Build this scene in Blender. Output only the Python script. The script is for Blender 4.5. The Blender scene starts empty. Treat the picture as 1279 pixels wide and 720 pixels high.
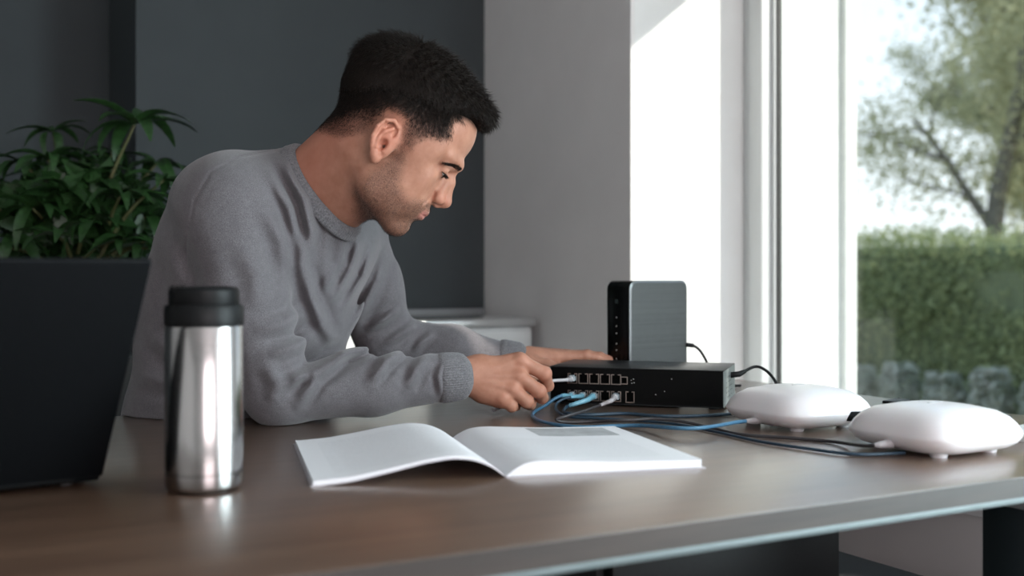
import bpy, bmesh, math, random
import numpy as np
from mathutils import Vector, Matrix

random.seed(7)
rng = np.random.default_rng(7)
sc = bpy.context.scene
COL = sc.collection

# ------------------------------------------------------------------ camera
# World axes follow the room: x runs towards the window wall, y along it.
# "cam coords" (X right, Y away, z up) are the world turned by 29 degrees.
F = 1400.0
CX, HY = 639.5, 340.0
ZC = 0.97
ZT = 0.74                      # table top
ANG = math.radians(29)
CA, SA = math.cos(ANG), math.sin(ANG)


def W(X, Y, z=0.0):
    return Vector((CA * X + SA * Y, -SA * X + CA * Y, z))


def px(x, y, D):
    return ((x - CX) / F * D, D, ZC - (y - HY) / F * D)


def onT(x, y, h=0.0):
    D = (ZC - ZT - h) * F / (y - HY)
    return ((x - CX) / F * D, D, ZT + h)


cam_d = bpy.data.cameras.new('camera')
cam_d.sensor_width = 36
cam_d.lens = F / 1279 * 36
cam_d.shift_y = -(360 - HY) / 1279
cam_d.clip_start = 0.05
cam_d.clip_end = 200
cam_d.dof.use_dof = True
cam_d.dof.focus_distance = 1.74
cam_d.dof.aperture_fstop = 3.0
cam = bpy.data.objects.new('camera', cam_d)
cam.location = (0, 0, ZC)
cam.rotation_euler = (math.pi / 2, 0, -ANG)
COL.objects.link(cam)
sc.camera = cam

# ------------------------------------------------------------------ light
sc.view_settings.view_transform = 'Standard'
sc.view_settings.look = 'None'
sc.view_settings.exposure = 1.0
sc.view_settings.gamma = 1.0
sc.view_settings.use_curve_mapping = False

world = bpy.data.worlds.new('sky')
sc.world = world
world.use_nodes = True
nt = world.node_tree
nt.nodes.clear()
wo = nt.nodes.new('ShaderNodeOutputWorld')
wb = nt.nodes.new('ShaderNodeBackground')
tc = nt.nodes.new('ShaderNodeTexCoord')
sp = nt.nodes.new('ShaderNodeSeparateXYZ')
cr = nt.nodes.new('ShaderNodeValToRGB')
cr.color_ramp.elements[0].position = 0.0
cr.color_ramp.elements[0].color = (0.86, 0.90, 0.93, 1)
cr.color_ramp.elements[1].position = 0.55
cr.color_ramp.elements[1].color = (0.42, 0.60, 0.82, 1)
nt.links.new(tc.outputs['Generated'], sp.inputs[0])
nt.links.new(sp.outputs['Z'], cr.inputs[0])
nt.links.new(cr.outputs[0], wb.inputs['Color'])
nt.links.new(wb.outputs[0], wo.inputs['Surface'])
wb.inputs['Strength'].default_value = 0.85

SUN_DIR = Vector((-1.0, 1.2, -0.79)).normalized()
sun_d = bpy.data.lights.new('sun_offscreen', 'SUN')
sun_d.energy = 2.5
sun_d.angle = math.radians(0.6)
sun_d.color = (1.0, 0.94, 0.85)
sun = bpy.data.objects.new('sun_offscreen', sun_d)
sun.rotation_euler = SUN_DIR.to_track_quat('-Z', 'Y').to_euler()
sun.location = (6, -2, 6)
COL.objects.link(sun)


def area(name, loc, direction, sx, sy, power, color):
    d = bpy.data.lights.new(name, 'AREA')
    d.shape = 'RECTANGLE'
    d.size, d.size_y = sx, sy
    d.energy = power
    d.color = color
    o = bpy.data.objects.new(name, d)
    o.location = loc
    o.rotation_euler = Vector(direction).to_track_quat('-Z', 'Y').to_euler()
    COL.objects.link(o)
    return o


# right: added fill panel standing in for window daylight; front: daylight in the
# window behind the camera whose bright band the steel mug mirrors
area('window_fill_right_offscreen', (2.031, -0.535, 1.32), (-1, 0, 0), 1.84, 1.46, 66, (0.80, 0.93, 1.0))
area('window_front_offscreen', (0.35, -3.10, 1.5), (0, 1, 0), 1.98, 1.48, 30, (1.0, 0.83, 0.84))

# ------------------------------------------------------------------ materials


def mat(name, color=(0.5, 0.5, 0.5), rough=0.5, metal=0.0, spec=0.5, **kw):
    m = bpy.data.materials.new(name)
    m.use_nodes = True
    b = m.node_tree.nodes['Principled BSDF']
    b.inputs['Base Color'].default_value = (*color, 1)
    b.inputs['Roughness'].default_value = rough
    b.inputs['Metallic'].default_value = metal
    b.inputs['Specular IOR Level'].default_value = spec
    for k, v in kw.items():
        b.inputs[k].default_value = v
    return m


def nodes(m):
    n = m.node_tree
    return n, n.nodes['Principled BSDF']


def tex_coord(n, kind='Object', scale=(1, 1, 1)):
    t = n.nodes.new('ShaderNodeTexCoord')
    mp = n.nodes.new('ShaderNodeMapping')
    mp.inputs['Scale'].default_value = scale
    n.links.new(t.outputs[kind], mp.inputs[0])
    return mp.outputs[0]


def noise(n, vec, scale, detail=4, rough=0.6):
    t = n.nodes.new('ShaderNodeTexNoise')
    t.inputs['Scale'].default_value = scale
    t.inputs['Detail'].default_value = detail
    t.inputs['Roughness'].default_value = rough
    n.links.new(vec, t.inputs['Vector'])
    return t.outputs['Fac']


def ramp(n, fac, stops):
    r = n.nodes.new('ShaderNodeValToRGB')
    e = r.color_ramp.elements
    while len(e) < len(stops):
        e.new(0.5)
    for i, (p, c) in enumerate(stops):
        e[i].position = p
        e[i].color = (*c, 1)
    n.links.new(fac, r.inputs[0])
    return r.outputs[0]


def bump(n, b, height, strength, dist=0.002):
    bp = n.nodes.new('ShaderNodeBump')
    bp.inputs['Strength'].default_value = strength
    bp.inputs['Distance'].default_value = dist
    n.links.new(height, bp.inputs['Height'])
    n.links.new(bp.outputs[0], b.inputs['Normal'])
    return bp


def noisy(name, c0, c1, scale, rough=0.5, stretch=(1, 1, 1), bstr=0.0, bdist=0.002, lo=0.35, hi=0.65, **kw):
    m = mat(name, c0, rough, **kw)
    n, b = nodes(m)
    v = tex_coord(n, 'Object', stretch)
    f = noise(n, v, scale)
    n.links.new(ramp(n, f, [(lo, c0), (hi, c1)]), b.inputs['Base Color'])
    if bstr:
        bump(n, b, f, bstr, bdist)
    return m


def mathn(n, op, a, b=None, c=None):
    t = n.nodes.new('ShaderNodeMath')
    t.operation = op
    for i, v in enumerate((a, b, c)):
        if v is None:
            continue
        if isinstance(v, (int, float)):
            t.inputs[i].default_value = v
        else:
            n.links.new(v, t.inputs[i])
    return t.outputs[0]


def mixc(n, fac, c0, c1):
    t = n.nodes.new('ShaderNodeMix')
    t.data_type = 'RGBA'
    for i, v in ((0, fac), (6, c0), (7, c1)):
        if isinstance(v, (int, float)):
            t.inputs[i].default_value = v
        elif isinstance(v, tuple):
            t.inputs[i].default_value = (*v, 1)
        else:
            n.links.new(v, t.inputs[i])
    return t.outputs[2]


M = {}
M['dark_wall'] = noisy('dark_slate_paint', (0.034, 0.043, 0.047), (0.039, 0.049, 0.053), 3, 0.75, bstr=0.05)
M['pier'] = noisy('grey_plaster', (0.79, 0.765, 0.755), (0.82, 0.795, 0.785), 5, 0.85, bstr=0.06)
M['white_plaster'] = noisy('white_plaster', (0.80, 0.80, 0.79), (0.84, 0.84, 0.83), 6, 0.8, bstr=0.06)
M['render_wall'] = noisy('white_render', (0.70, 0.71, 0.70), (0.76, 0.77, 0.76), 30, 0.9, bstr=0.3)
M['ceiling'] = noisy('ceiling_paint', (0.55, 0.55, 0.55), (0.58, 0.58, 0.58), 4, 0.9)
M['floor'] = noisy('grey_brown_floor', (0.20, 0.165, 0.15), (0.25, 0.21, 0.19), 4, 0.45, stretch=(1, 8, 1), bstr=0.05)
M['sunblock'] = mat('white_sunblock_sheet', (0.8, 0.8, 0.78), 0.9)  # for the added sun-blocking sheet out of view
M['alu'] = mat('frame_coating', (0.66, 0.68, 0.68), 0.35)
M['gasket'] = mat('rubber_gasket', (0.03, 0.03, 0.03), 0.6)

# window glass: clear with a thin reflection
g = bpy.data.materials.new('window_glass')
g.use_nodes = True
n = g.node_tree
n.nodes.clear()
out = n.nodes.new('ShaderNodeOutputMaterial')
mx = n.nodes.new('ShaderNodeMixShader')
tr = n.nodes.new('ShaderNodeBsdfTransparent')
gl = n.nodes.new('ShaderNodeBsdfGlossy')
lw_ = n.nodes.new('ShaderNodeLayerWeight')
lw_.inputs['Blend'].default_value = 0.5
pw_ = n.nodes.new('ShaderNodeMath')
pw_.operation = 'POWER'
pw_.inputs[1].default_value = 5.0
n.links.new(lw_.outputs['Facing'], pw_.inputs[0])
fr = n.nodes.new('ShaderNodeMath')
fr.operation = 'MULTIPLY_ADD'
fr.inputs[1].default_value = 0.5
fr.inputs[2].default_value = 0.03
n.links.new(pw_.outputs[0], fr.inputs[0])
tr.inputs['Color'].default_value = (0.95, 0.97, 0.96, 1)
gl.inputs['Roughness'].default_value = 0.02
n.links.new(fr.outputs[0], mx.inputs[0])
n.links.new(tr.outputs[0], mx.inputs[1])
n.links.new(gl.outputs[0], mx.inputs[2])
n.links.new(mx.outputs[0], out.inputs['Surface'])
M['glass'] = g

# table top: brown wood, satin
m = mat('table_wood', (0.14, 0.085, 0.055), 0.34, 0.0, 0.7, **{'Coat Weight': 0.75, 'Coat Roughness': 0.24, 'Coat IOR': 1.72})
n, b = nodes(m)
v = tex_coord(n, 'Object', (0.6, 9, 9))
f1 = noise(n, v, 3.0, 8, 0.65)
v2 = tex_coord(n, 'Object', (2.5, 60, 60))
f2 = noise(n, v2, 6.0, 4, 0.6)
ff = mathn(n, 'ADD', mathn(n, 'MULTIPLY', f1, 0.65), mathn(n, 'MULTIPLY', f2, 0.35))
n.links.new(ramp(n, ff, [(0.34, (0.070, 0.037, 0.022)), (0.52, (0.108, 0.061, 0.038)), (0.68, (0.142, 0.083, 0.053))]), b.inputs['Base Color'])
rr = mathn(n, 'MULTIPLY_ADD', f2, 0.16, 0.27)
n.links.new(rr, b.inputs['Roughness'])
bump(n, b, ff, 0.12, 0.001)
M['wood'] = m
M['wood_edge'] = noisy('table_edge_band', (0.026, 0.019, 0.016), (0.040, 0.028, 0.023), 5, 0.45, stretch=(1, 12, 12))
M['rail'] = noisy('brushed_rail', (0.12, 0.15, 0.155), (0.15, 0.18, 0.185), 30, 0.45, stretch=(1, 20, 20), metal=0.3)
M['leg'] = mat('dark_teal_steel', (0.018, 0.028, 0.032), 0.4, 0.3)
M['bracket'] = mat('grey_bracket', (0.22, 0.23, 0.24), 0.45, 0.3)

M['blackpl'] = noisy('black_plastic', (0.004, 0.0045, 0.005), (0.0055, 0.006, 0.0065), 200, 0.45, spec=0.2, bstr=0.1, bdist=0.0003)
M['blackgl'] = mat('black_gloss', (0.003, 0.0035, 0.0035), 0.2, 0.0, 0.25)
M['blackmetal'] = noisy('black_powder_coat', (0.009, 0.010, 0.011), (0.012, 0.013, 0.014), 600, 0.36, bstr=0.15, bdist=0.0002, metal=0.2)
M['panel'] = mat('black_panel', (0.002, 0.002, 0.002), 0.5, 0.0, 0.12)
M['laptop'] = noisy('laptop_shell', (0.003, 0.0036, 0.0044), (0.004, 0.0046, 0.0054), 300, 0.6, spec=0.08, bstr=0.08, bdist=0.0002)
M['screen'] = mat('dark_screen', (0.01, 0.01, 0.012), 0.1)
M['portmetal'] = mat('port_metal', (0.42, 0.34, 0.30), 0.35, 0.9)
M['sidemetal'] = noisy('switch_side_steel', (0.30, 0.33, 0.33), (0.36, 0.39, 0.39), 90, 0.38, metal=0.75)
M['led'] = mat('indicator_white', (0.6, 0.6, 0.58), 0.4)
M['logo'] = mat('logo_grey', (0.03, 0.045, 0.045), 0.4)
M['blue'] = noisy('blue_cable', (0.045, 0.14, 0.24), (0.06, 0.17, 0.28), 80, 0.4)
M['dkblue'] = noisy('dark_blue_cable', (0.012, 0.035, 0.06), (0.018, 0.045, 0.075), 80, 0.42)
M['ltblue'] = mat('light_blue_boot', (0.16, 0.36, 0.46), 0.35)
M['greyc'] = noisy('grey_cable', (0.40, 0.38, 0.39), (0.45, 0.43, 0.44), 80, 0.45)
M['dkgrey'] = mat('dark_grey_cable', (0.035, 0.032, 0.035), 0.45)
M['plug'] = mat('clear_plug', (0.50, 0.56, 0.60), 0.2, 0.0, **{'Transmission Weight': 0.35})
M['gold'] = mat('contact_brass', (0.6, 0.42, 0.2), 0.3, 0.9)
M['podwhite'] = mat('white_satin_plastic', (0.76, 0.722, 0.732), 0.30, 0.0, 0.5, **{'Subsurface Weight': 0.05})
M['podlogo'] = mat('pod_logo_grey', (0.55, 0.55, 0.57), 0.4)
M['whitepaper'] = mat('white_paper', (0.82, 0.82, 0.83), 0.7)

# steel for the bottle, brushed around
m = mat('brushed_steel', (0.43, 0.415, 0.41), 0.26, 1.0)
n, b = nodes(m)
v = tex_coord(n, 'Object', (8, 8, 900))
f = noise(n, v, 2.0, 3)
n.links.new(mathn(n, 'MULTIPLY_ADD', f, 0.10, 0.13), b.inputs['Roughness'])
b.inputs['Anisotropic'].default_value = 0.5
bump(n, b, f, 0.03, 0.0005)
M['steel'] = m

# tower grille: fine horizontal mesh with mottled darker dots
m = mat('grey_mesh_grille', (0.13, 0.14, 0.145), 0.42, 0.55)
n, b = nodes(m)
v = tex_coord(n, 'Object', (1, 1, 1))
vo = n.nodes.new('ShaderNodeTexBrick')
vo.inputs['Scale'].default_value = 260
vo.inputs['Mortar Size'].default_value = 0.03
vo.inputs['Color1'].default_value = (0.115, 0.12, 0.12, 1)
vo.inputs['Color2'].default_value = (0.065, 0.07, 0.07, 1)
vo.inputs['Mortar'].default_value = (0.16, 0.165, 0.165, 1)
mp2 = n.nodes.new('ShaderNodeMapping')
mp2.inputs['Rotation'].default_value = (math.pi / 2, 0, 0)
n.links.new(v, mp2.inputs[0])
n.links.new(mp2.outputs[0], vo.inputs['Vector'])
ns = noise(n, v, 60, 3)
n.links.new(mixc(n, mathn(n, 'MULTIPLY', ns, 0.9), vo.outputs['Color'], (0.125, 0.13, 0.13)), b.inputs['Base Color'])
bump(n, b, vo.outputs['Fac'], 0.25, 0.0006)
M['grille'] = m


# printed page: faint lines of text in a column, on white paper
def page_material(name, picture):
    m = mat(name, (0.80, 0.79, 0.81), 0.55)
    n, b = nodes(m)
    t = n.nodes.new('ShaderNodeUVMap')
    s = n.nodes.new('ShaderNodeSeparateXYZ')
    n.links.new(t.outputs[0], s.inputs[0])
    x, y = s.outputs['X'], s.outputs['Y']
    lines = mathn(n, 'LESS_THAN', mathn(n, 'FRACT', mathn(n, 'MULTIPLY', y, 58.0)), 0.38)
    v = n.nodes.new('ShaderNodeMapping')
    v.inputs['Scale'].default_value = (70, 58, 1)
    n.links.new(t.outputs[0], v.inputs[0])
    words = mathn(n, 'GREATER_THAN', noise(n, v.outputs[0], 1.0, 2), 0.43)

    def inside(lo, hi, val):
        return mathn(n, 'MULTIPLY', mathn(n, 'GREATER_THAN', val, lo), mathn(n, 'LESS_THAN', val, hi))
    col = mathn(n, 'MULTIPLY', inside(0.12, 0.86, x), inside(0.10, 0.62 if picture else 0.88, y))
    mask = mathn(n, 'MULTIPLY', mathn(n, 'MULTIPLY', lines, words), col)
    base = mixc(n, mathn(n, 'MULTIPLY', mask, 0.20), (0.80, 0.79, 0.815), (0.20, 0.20, 0.22))
    if picture:
        pic = mathn(n, 'MULTIPLY', inside(0.42, 0.90, x), inside(0.70, 0.96, y))
        pn = noise(n, v.outputs[0], 0.12, 4)
        base = mixc(n, mathn(n, 'MULTIPLY', pic, 0.85), base, ramp(n, pn, [(0.3, (0.26, 0.27, 0.28)), (0.7, (0.44, 0.45, 0.46))]))
    n.links.new(base, b.inputs['Base Color'])
    return m


M['page_l'] = page_material('printed_page', False)
M['page_r'] = page_material('printed_page_with_picture', True)
m = mat('page_edges', (0.74, 0.73, 0.75), 0.7)
n, b = nodes(m)
v = tex_coord(n, 'Object', (1, 1, 1500))
f = noise(n, v, 1.0, 2)
n.links.new(ramp(n, f, [(0.35, (0.62, 0.60, 0.63)), (0.65, (0.80, 0.79, 0.81))]), b.inputs['Base Color'])
M['page_edge'] = m
M['cover'] = mat('book_cover', (0.45, 0.42, 0.44), 0.4)

# knit
m = mat('grey_knit', (0.20, 0.195, 0.205), 0.92, 0.0, 0.2, **{'Sheen Weight': 0.25, 'Sheen Roughness': 0.5})
n, b = nodes(m)
v = tex_coord(n, 'Object', (1, 1, 1))
f1 = noise(n, v, 1150, 2, 0.6)
f2 = noise(n, v, 90, 3, 0.6)
f3 = noise(n, v, 14, 2, 0.5)
ff = mathn(n, 'ADD', mathn(n, 'MULTIPLY', f1, 0.82), mathn(n, 'ADD', mathn(n, 'MULTIPLY', f2, 0.10), mathn(n, 'MULTIPLY', f3, 0.08)))
n.links.new(ramp(n, ff, [(0.34, (0.062, 0.057, 0.062)), (0.5, (0.117, 0.109, 0.117)), (0.66, (0.195, 0.183, 0.194))]), b.inputs['Base Color'])
bump(n, b, ff, 0.30, 0.0008)
M['knit'] = m
m = mat('grey_rib_knit', (0.21, 0.21, 0.22), 0.9, 0.0, 0.2, **{'Sheen Weight': 0.25})
n, b = nodes(m)
v = tex_coord(n, 'Object', (1, 1, 1))
f1 = noise(n, v, 420, 3, 0.7)
n.links.new(ramp(n, f1, [(0.34, (0.085, 0.082, 0.088)), (0.64, (0.185, 0.18, 0.19))]), b.inputs['Base Color'])
bump(n, b, f1, 0.4, 0.001)
M['rib'] = m

# skin with stubble, lips and warmth read from mesh attributes
m = mat('skin', (0.5, 0.27, 0.19), 0.52, 0.0, 0.3, **{'Subsurface Weight': 0.12, 'Subsurface Scale': 0.006})
n, b = nodes(m)
b.inputs['Subsurface Radius'].default_value = (1.0, 0.35, 0.2)
v = tex_coord(n, 'Object', (1, 1, 1))


def attr(n, name):
    a = n.nodes.new('ShaderNodeAttribute')
    a.attribute_name = name
    return a.outputs['Fac']


f1 = noise(n, v, 45, 4)
f2 = noise(n, v, 900, 3)
skinc = ramp(n, f1, [(0.3, (0.355, 0.160, 0.103)), (0.7, (0.445, 0.220, 0.150))])
skinc = mixc(n, mathn(n, 'MULTIPLY', attr(n, 'red'), 0.75), skinc, (0.50, 0.175, 0.115))
skinc = mixc(n, attr(n, 'lip'), skinc, (0.42, 0.165, 0.135))
spk = ramp(n, noise(n, v, 1100, 2, 0.8), [(0.40, (0.25, 0.25, 0.25)), (0.60, (1, 1, 1))])
skinc = mixc(n, mathn(n, 'MULTIPLY', attr(n, 'beard'), spk), skinc, (0.045, 0.028, 0.022))
skinc = mixc(n, attr(n, 'fade'), skinc, (0.022, 0.014, 0.011))
n.links.new(skinc, b.inputs['Base Color'])
bump(n, b, mathn(n, 'ADD', mathn(n, 'MULTIPLY', f2, 0.5), mathn(n, 'MULTIPLY', noise(n, v, 260, 3), 0.5)), 0.22, 0.0010)
M['skin'] = m
M['hair'] = noisy('dark_brown_hair', (0.005, 0.0034, 0.0028), (0.012, 0.008, 0.006), 500, 0.7, stretch=(1, 1, 1), bstr=0.4, bdist=0.0012, spec=0.12)
M['strand'] = noisy('hair_strands', (0.006, 0.004, 0.0032), (0.020, 0.0135, 0.010), 120, 0.5, spec=0.25)
M['stubble'] = mat('stubble_hair', (0.035, 0.022, 0.017), 0.6, 0.0, 0.3)
M['eyewhite'] = mat('eye_white', (0.60, 0.55, 0.52), 0.15)
M['iris'] = mat('iris_brown', (0.03, 0.02, 0.014), 0.1)
M['trouser'] = noisy('dark_trousers', (0.018, 0.019, 0.022), (0.026, 0.027, 0.03), 300, 0.9)
M['shoe'] = mat('dark_shoe', (0.02, 0.016, 0.014), 0.4)
M['nail'] = mat('fingernail', (0.58, 0.36, 0.29), 0.3)

m = noisy('houseplant_leaf', (0.012, 0.038, 0.010), (0.028, 0.080, 0.020), 14, 0.4, lo=0.3, hi=0.7)
M['leaf'] = m
M['stem'] = noisy('plant_stem', (0.07, 0.085, 0.025), (0.11, 0.10, 0.04), 40, 0.6)
M['soil'] = noisy('soil', (0.02, 0.015, 0.01), (0.04, 0.03, 0.02), 80, 0.95, bstr=0.5)
M['pot'] = mat('white_ceramic', (0.72, 0.73, 0.72), 0.25)
M['darkwood'] = noisy('dark_cabinet', (0.020, 0.018, 0.017), (0.03, 0.027, 0.025), 4, 0.45, stretch=(1, 12, 1))
M['cabwhite'] = mat('white_lacquer', (0.74, 0.76, 0.76), 0.22)
M['cabmetal'] = mat('brushed_top_band', (0.72, 0.73, 0.73), 0.25, 0.85)
M['blackfab'] = noisy('black_fabric', (0.008, 0.009, 0.010), (0.012, 0.013, 0.014), 200, 0.8)
M['hedgecore'] = noisy('hedge_core', (0.10, 0.12, 0.06), (0.14, 0.16, 0.08), 6, 0.9)


def leafmat(name, c0, c1, trans):
    m = bpy.data.materials.new(name)
    m.use_nodes = True
    n = m.node_tree
    n.nodes.clear()
    out = n.nodes.new('ShaderNodeOutputMaterial')
    d = n.nodes.new('ShaderNodeBsdfDiffuse')
    t = n.nodes.new('ShaderNodeBsdfTranslucent')
    mx = n.nodes.new('ShaderNodeMixShader')
    mx.inputs[0].default_value = trans
    v = tex_coord(n, 'Object', (1, 1, 1))
    c = ramp(n, noise(n, v, 2.5, 5, 0.7), [(0.32, c0), (0.68, c1)])
    n.links.new(c, d.inputs[0])
    n.links.new(c, t.inputs[0])
    n.links.new(d.outputs[0], mx.inputs[1])
    n.links.new(t.outputs[0], mx.inputs[2])
    n.links.new(mx.outputs[0], out.inputs[0])
    return m


M['hedgeleaf'] = leafmat('hedge_leaves', (0.26, 0.30, 0.15), (0.45, 0.47, 0.26), 0.5)
M['treeleaf'] = leafmat('spring_leaves', (0.42, 0.40, 0.24), (0.62, 0.59, 0.38), 0.55)
M['treeleaf2'] = leafmat('dull_green_leaves', (0.30, 0.31, 0.19), (0.46, 0.46, 0.30), 0.5)
M['shrubleaf'] = leafmat('pale_shrub_leaves', (0.30, 0.34, 0.25), (0.80, 0.74, 0.70), 0.4)
M['bark'] = noisy('bark', (0.10, 0.085, 0.065), (0.17, 0.15, 0.12), 20, 0.9, bstr=0.5, bdist=0.02)
M['grass'] = noisy('lawn', (0.07, 0.11, 0.035), (0.12, 0.16, 0.06), 8, 0.95, bstr=0.5, bdist=0.02)

# ------------------------------------------------------------------ object helpers


def link(o):
    COL.objects.link(o)
    return o


def tag(o, label=None, cat=None, group=None, kind=None):
    if label:
        o['label'] = label
    if cat:
        o['category'] = cat
    if group:
        o['group'] = group
    if kind:
        o['kind'] = kind
    return o


def thing(name, label, cat, loc=(0, 0, 0), rotz=0.0, group=None):
    o = link(bpy.data.objects.new(name, None))
    o.empty_display_size = 0.05
    o.location = loc
    o.rotation_euler = (0, 0, rotz)
    return tag(o, label, cat, group)


def mesh_obj(name, verts, faces, material, parent=None, smooth=False):
    me = bpy.data.meshes.new(name)
    me.from_pydata([tuple(map(float, v)) for v in verts], [], [tuple(map(int, f)) for f in faces])
    me.update()
    if smooth:
        me.shade_smooth()
    me.materials.append(material)
    o = link(bpy.data.objects.new(name, me))
    o.parent = parent
    return o


def bm_obj(name, bm, material, parent=None, smooth=False, auto=None):
    me = bpy.data.meshes.new(name)
    bmesh.ops.recalc_face_normals(bm, faces=bm.faces)
    bm.to_mesh(me)
    bm.free()
    if smooth:
        me.shade_smooth()
        if auto:
            me.set_sharp_from_angle(angle=math.radians(auto))
    me.materials.append(material)
    o = link(bpy.data.objects.new(name, me))
    o.parent = parent
    return o


def add_box(bm, lo, hi, bevel=0.0, seg=2, M4=None):
    lo, hi = Vector(lo), Vector(hi)
    r = bmesh.ops.create_cube(bm, size=1)
    vs = r['verts']
    c, s = (lo + hi) / 2, hi - lo
    for v in vs:
        v.co = Vector((v.co.x * s.x, v.co.y * s.y, v.co.z * s.z)) + c
    if bevel > 0:
        es = list({e for v in vs for e in v.link_edges})
        r2 = bmesh.ops.bevel(bm, geom=es, offset=bevel, segments=seg, profile=0.5, affect='EDGES')
        vs = [x for x in r2['verts']]
    if M4 is not None:
        bmesh.ops.transform(bm, matrix=M4, verts=list({v for v in vs if v.is_valid}))
    return vs


def box(name, lo, hi, material, parent=None, bevel=0.0, seg=2):
    bm = bmesh.new()
    add_box(bm, lo, hi, bevel, seg)
    return bm_obj(name, bm, material, parent, smooth=bevel > 0, auto=40 if bevel > 0 else None)


def spline(pts, n=8):
    P = [Vector(p) for p in pts]
    P = [P[0] * 2 - P[1]] + P + [P[-1] * 2 - P[-2]]
    out = []
    for i in range(1, len(P) - 2):
        a, b, c, d = P[i - 1], P[i], P[i + 1], P[i + 2]
        for k in range(n):
            t = k / n
            out.append(0.5 * ((2 * b) + (c - a) * t + (2 * a - 5 * b + 4 * c - d) * t * t + (3 * b - a - 3 * c + d) * t ** 3))
    out.append(P[-2])
    return out


def add_tube(bm, pts, radii, n=8, caps=True):
    pts = [Vector(p) for p in pts]
    if not hasattr(radii, '__len__'):
        radii = [radii] * len(pts)
    rings = []
    up = None
    for i, p in enumerate(pts):
        t = (pts[min(i + 1, len(pts) - 1)] - pts[max(i - 1, 0)]).normalized()
        if up is None:
            up = t.orthogonal().normalized()
        up = (up - t * up.dot(t))
        up = up.normalized() if up.length > 1e-6 else t.orthogonal().normalized()
        sd = t.cross(up)
        rings.append([bm.verts.new(p + (up * math.cos(2 * math.pi * k / n) + sd * math.sin(2 * math.pi * k / n)) * radii[i]) for k in range(n)])
    for a, b in zip(rings, rings[1:]):
        for k in range(n):
            bm.faces.new((a[k], a[(k + 1) % n], b[(k + 1) % n], b[k]))
    if caps:
        bm.faces.new(rings[0][::-1])
        bm.faces.new(rings[-1])


def tube(name, pts, radii, material, parent=None, n=8):
    bm = bmesh.new()
    add_tube(bm, pts, radii, n)
    return bm_obj(name, bm, material, parent, smooth=True, auto=50)


def lathe(name, prof, material, parent=None, n=48, auto=35):
    bm = bmesh.new()
    rings = []
    for r, z in prof:
        if r < 1e-6:
            rings.append([bm.verts.new((0, 0, z))])
        else:
            rings.append([bm.verts.new((r * math.cos(2 * math.pi * k / n), r * math.sin(2 * math.pi * k / n), z)) for k in range(n)])
    for a, b in zip(rings, rings[1:]):
        for k in range(n):
            k2 = (k + 1) % n
            if len(a) == 1:
                bm.faces.new((a[0], b[k2], b[k]))
            elif len(b) == 1:
                bm.faces.new((a[k], a[k2], b[0]))
            else:
                bm.faces.new((a[k], a[k2], b[k2], b[k]))
    return bm_obj(name, bm, material, parent, smooth=True, auto=auto)


def structure(o):
    o['kind'] = 'structure'
    return o


# ------------------------------------------------------------------ room shell
UW = 1.62            # inner face of the window wall
T0 = 0.40            # wall depth to the frame side
UO = 2.385           # outer face
VB = 3.10            # back wall
VF = -3.0
UL = -3.2
HC = 2.6
VJ = 2.31            # jamb of the window in view
VP0, VP1 = 0.66, 1.15
VQ0, VQ1 = 0.54, 0.48  # added post; the gap beside it lets sun reach the sleeve
#  # panels between the two windows, out of frame, added to block sun
ZS = 0.575           # sill
ZH = 2.135           # window head

structure(box('floor', (UL - .2, VF - .2, -0.1), (UO, VB + .8, 0), M['floor']))
structure(box('ceiling', (UL - .2, VF - .2, HC), (UO, VB + .8, HC + .12), M['ceiling']))
structure(box('wall_back', (0.572, VB, 0), (UW + 0.1, VB + .8, HC), M['dark_wall']))
structure(box('wall_alcove', (UL - .2, VB + .42, 0), (0.572, VB + .8, HC), M['dark_wall']))
structure(box('wall_left', (UL - .2, VF - .2, 0), (UL, VB + .8, HC), M['pier']))
bm = bmesh.new()
add_box(bm, (UL, VF - .2, 0), (UO, VF, 0.75))
add_box(bm, (UL, VF - .2, 2.25), (UO, VF, HC))
add_box(bm, (UL, VF - .2, 0.75), (-0.65, VF, 2.25))
add_box(bm, (1.35, VF - .2, 0.75), (UO, VF, 2.25))
structure(bm_obj('wall_front', bm, M['pier']))
# window wall: apron, head, pier in view, added sun-blocking panels out of frame, far pier
bm = bmesh.new()
add_box(bm, (UW, VF, 0), (UO, VB + .8, ZS - 0.02))
structure(bm_obj('wall_window_apron', bm, M['pier']))
bm = bmesh.new()
add_box(bm, (UW, VF, ZH), (UO, VB + .8, HC))
structure(bm_obj('wall_window_head', bm, M['white_plaster']))
structure(box('wall_window_plaster', (UW, VJ, ZS - .02), (UW + 0.012, VB, ZH), M['pier']))
structure(box('wall_window_reveal', (UW + 0.012, VJ, ZS - .02), (UW + .44, VB + .8, ZH), M['white_plaster']))
structure(box('wall_window_outside', (UW + .44, VJ + 0.01, ZS - .02), (UO, VB + .8, ZH), M['render_wall']))
structure(box('wall_sunblock_panel', (UW + .34, VP0, ZS - .02), (UW + .37, VP1, ZH), M['white_plaster']))  # unseen panel added to shade the table from the sun
structure(box('wall_sunblock_post', (UW + .34, VQ1, ZS - .02), (UW + .37, VQ0, ZH), M['white_plaster']))  # unseen post added to narrow the strip of sun
structure(box('wall_window_end', (UW + .34, VF, ZS - .02), (UW + .37, -1.55, ZH), M['white_plaster']))
structure(box('trim_1', (UO - 0.035, VJ - 0.006, ZS - .02), (UO + 0.012, VJ + 0.06, ZH), M['render_wall'], bevel=0.004))
structure(box('window_sill_inside', (UW - 0.012, VP1, ZS - .02), (UW + .36, VJ, ZS + 0.012), M['cabwhite'], bevel=0.004))
structure(box('window_sill_outside', (UW + .36, VP1, ZS - .06), (UO + .05, VJ, ZS - 0.012), M['alu'], bevel=0.004))


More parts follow.
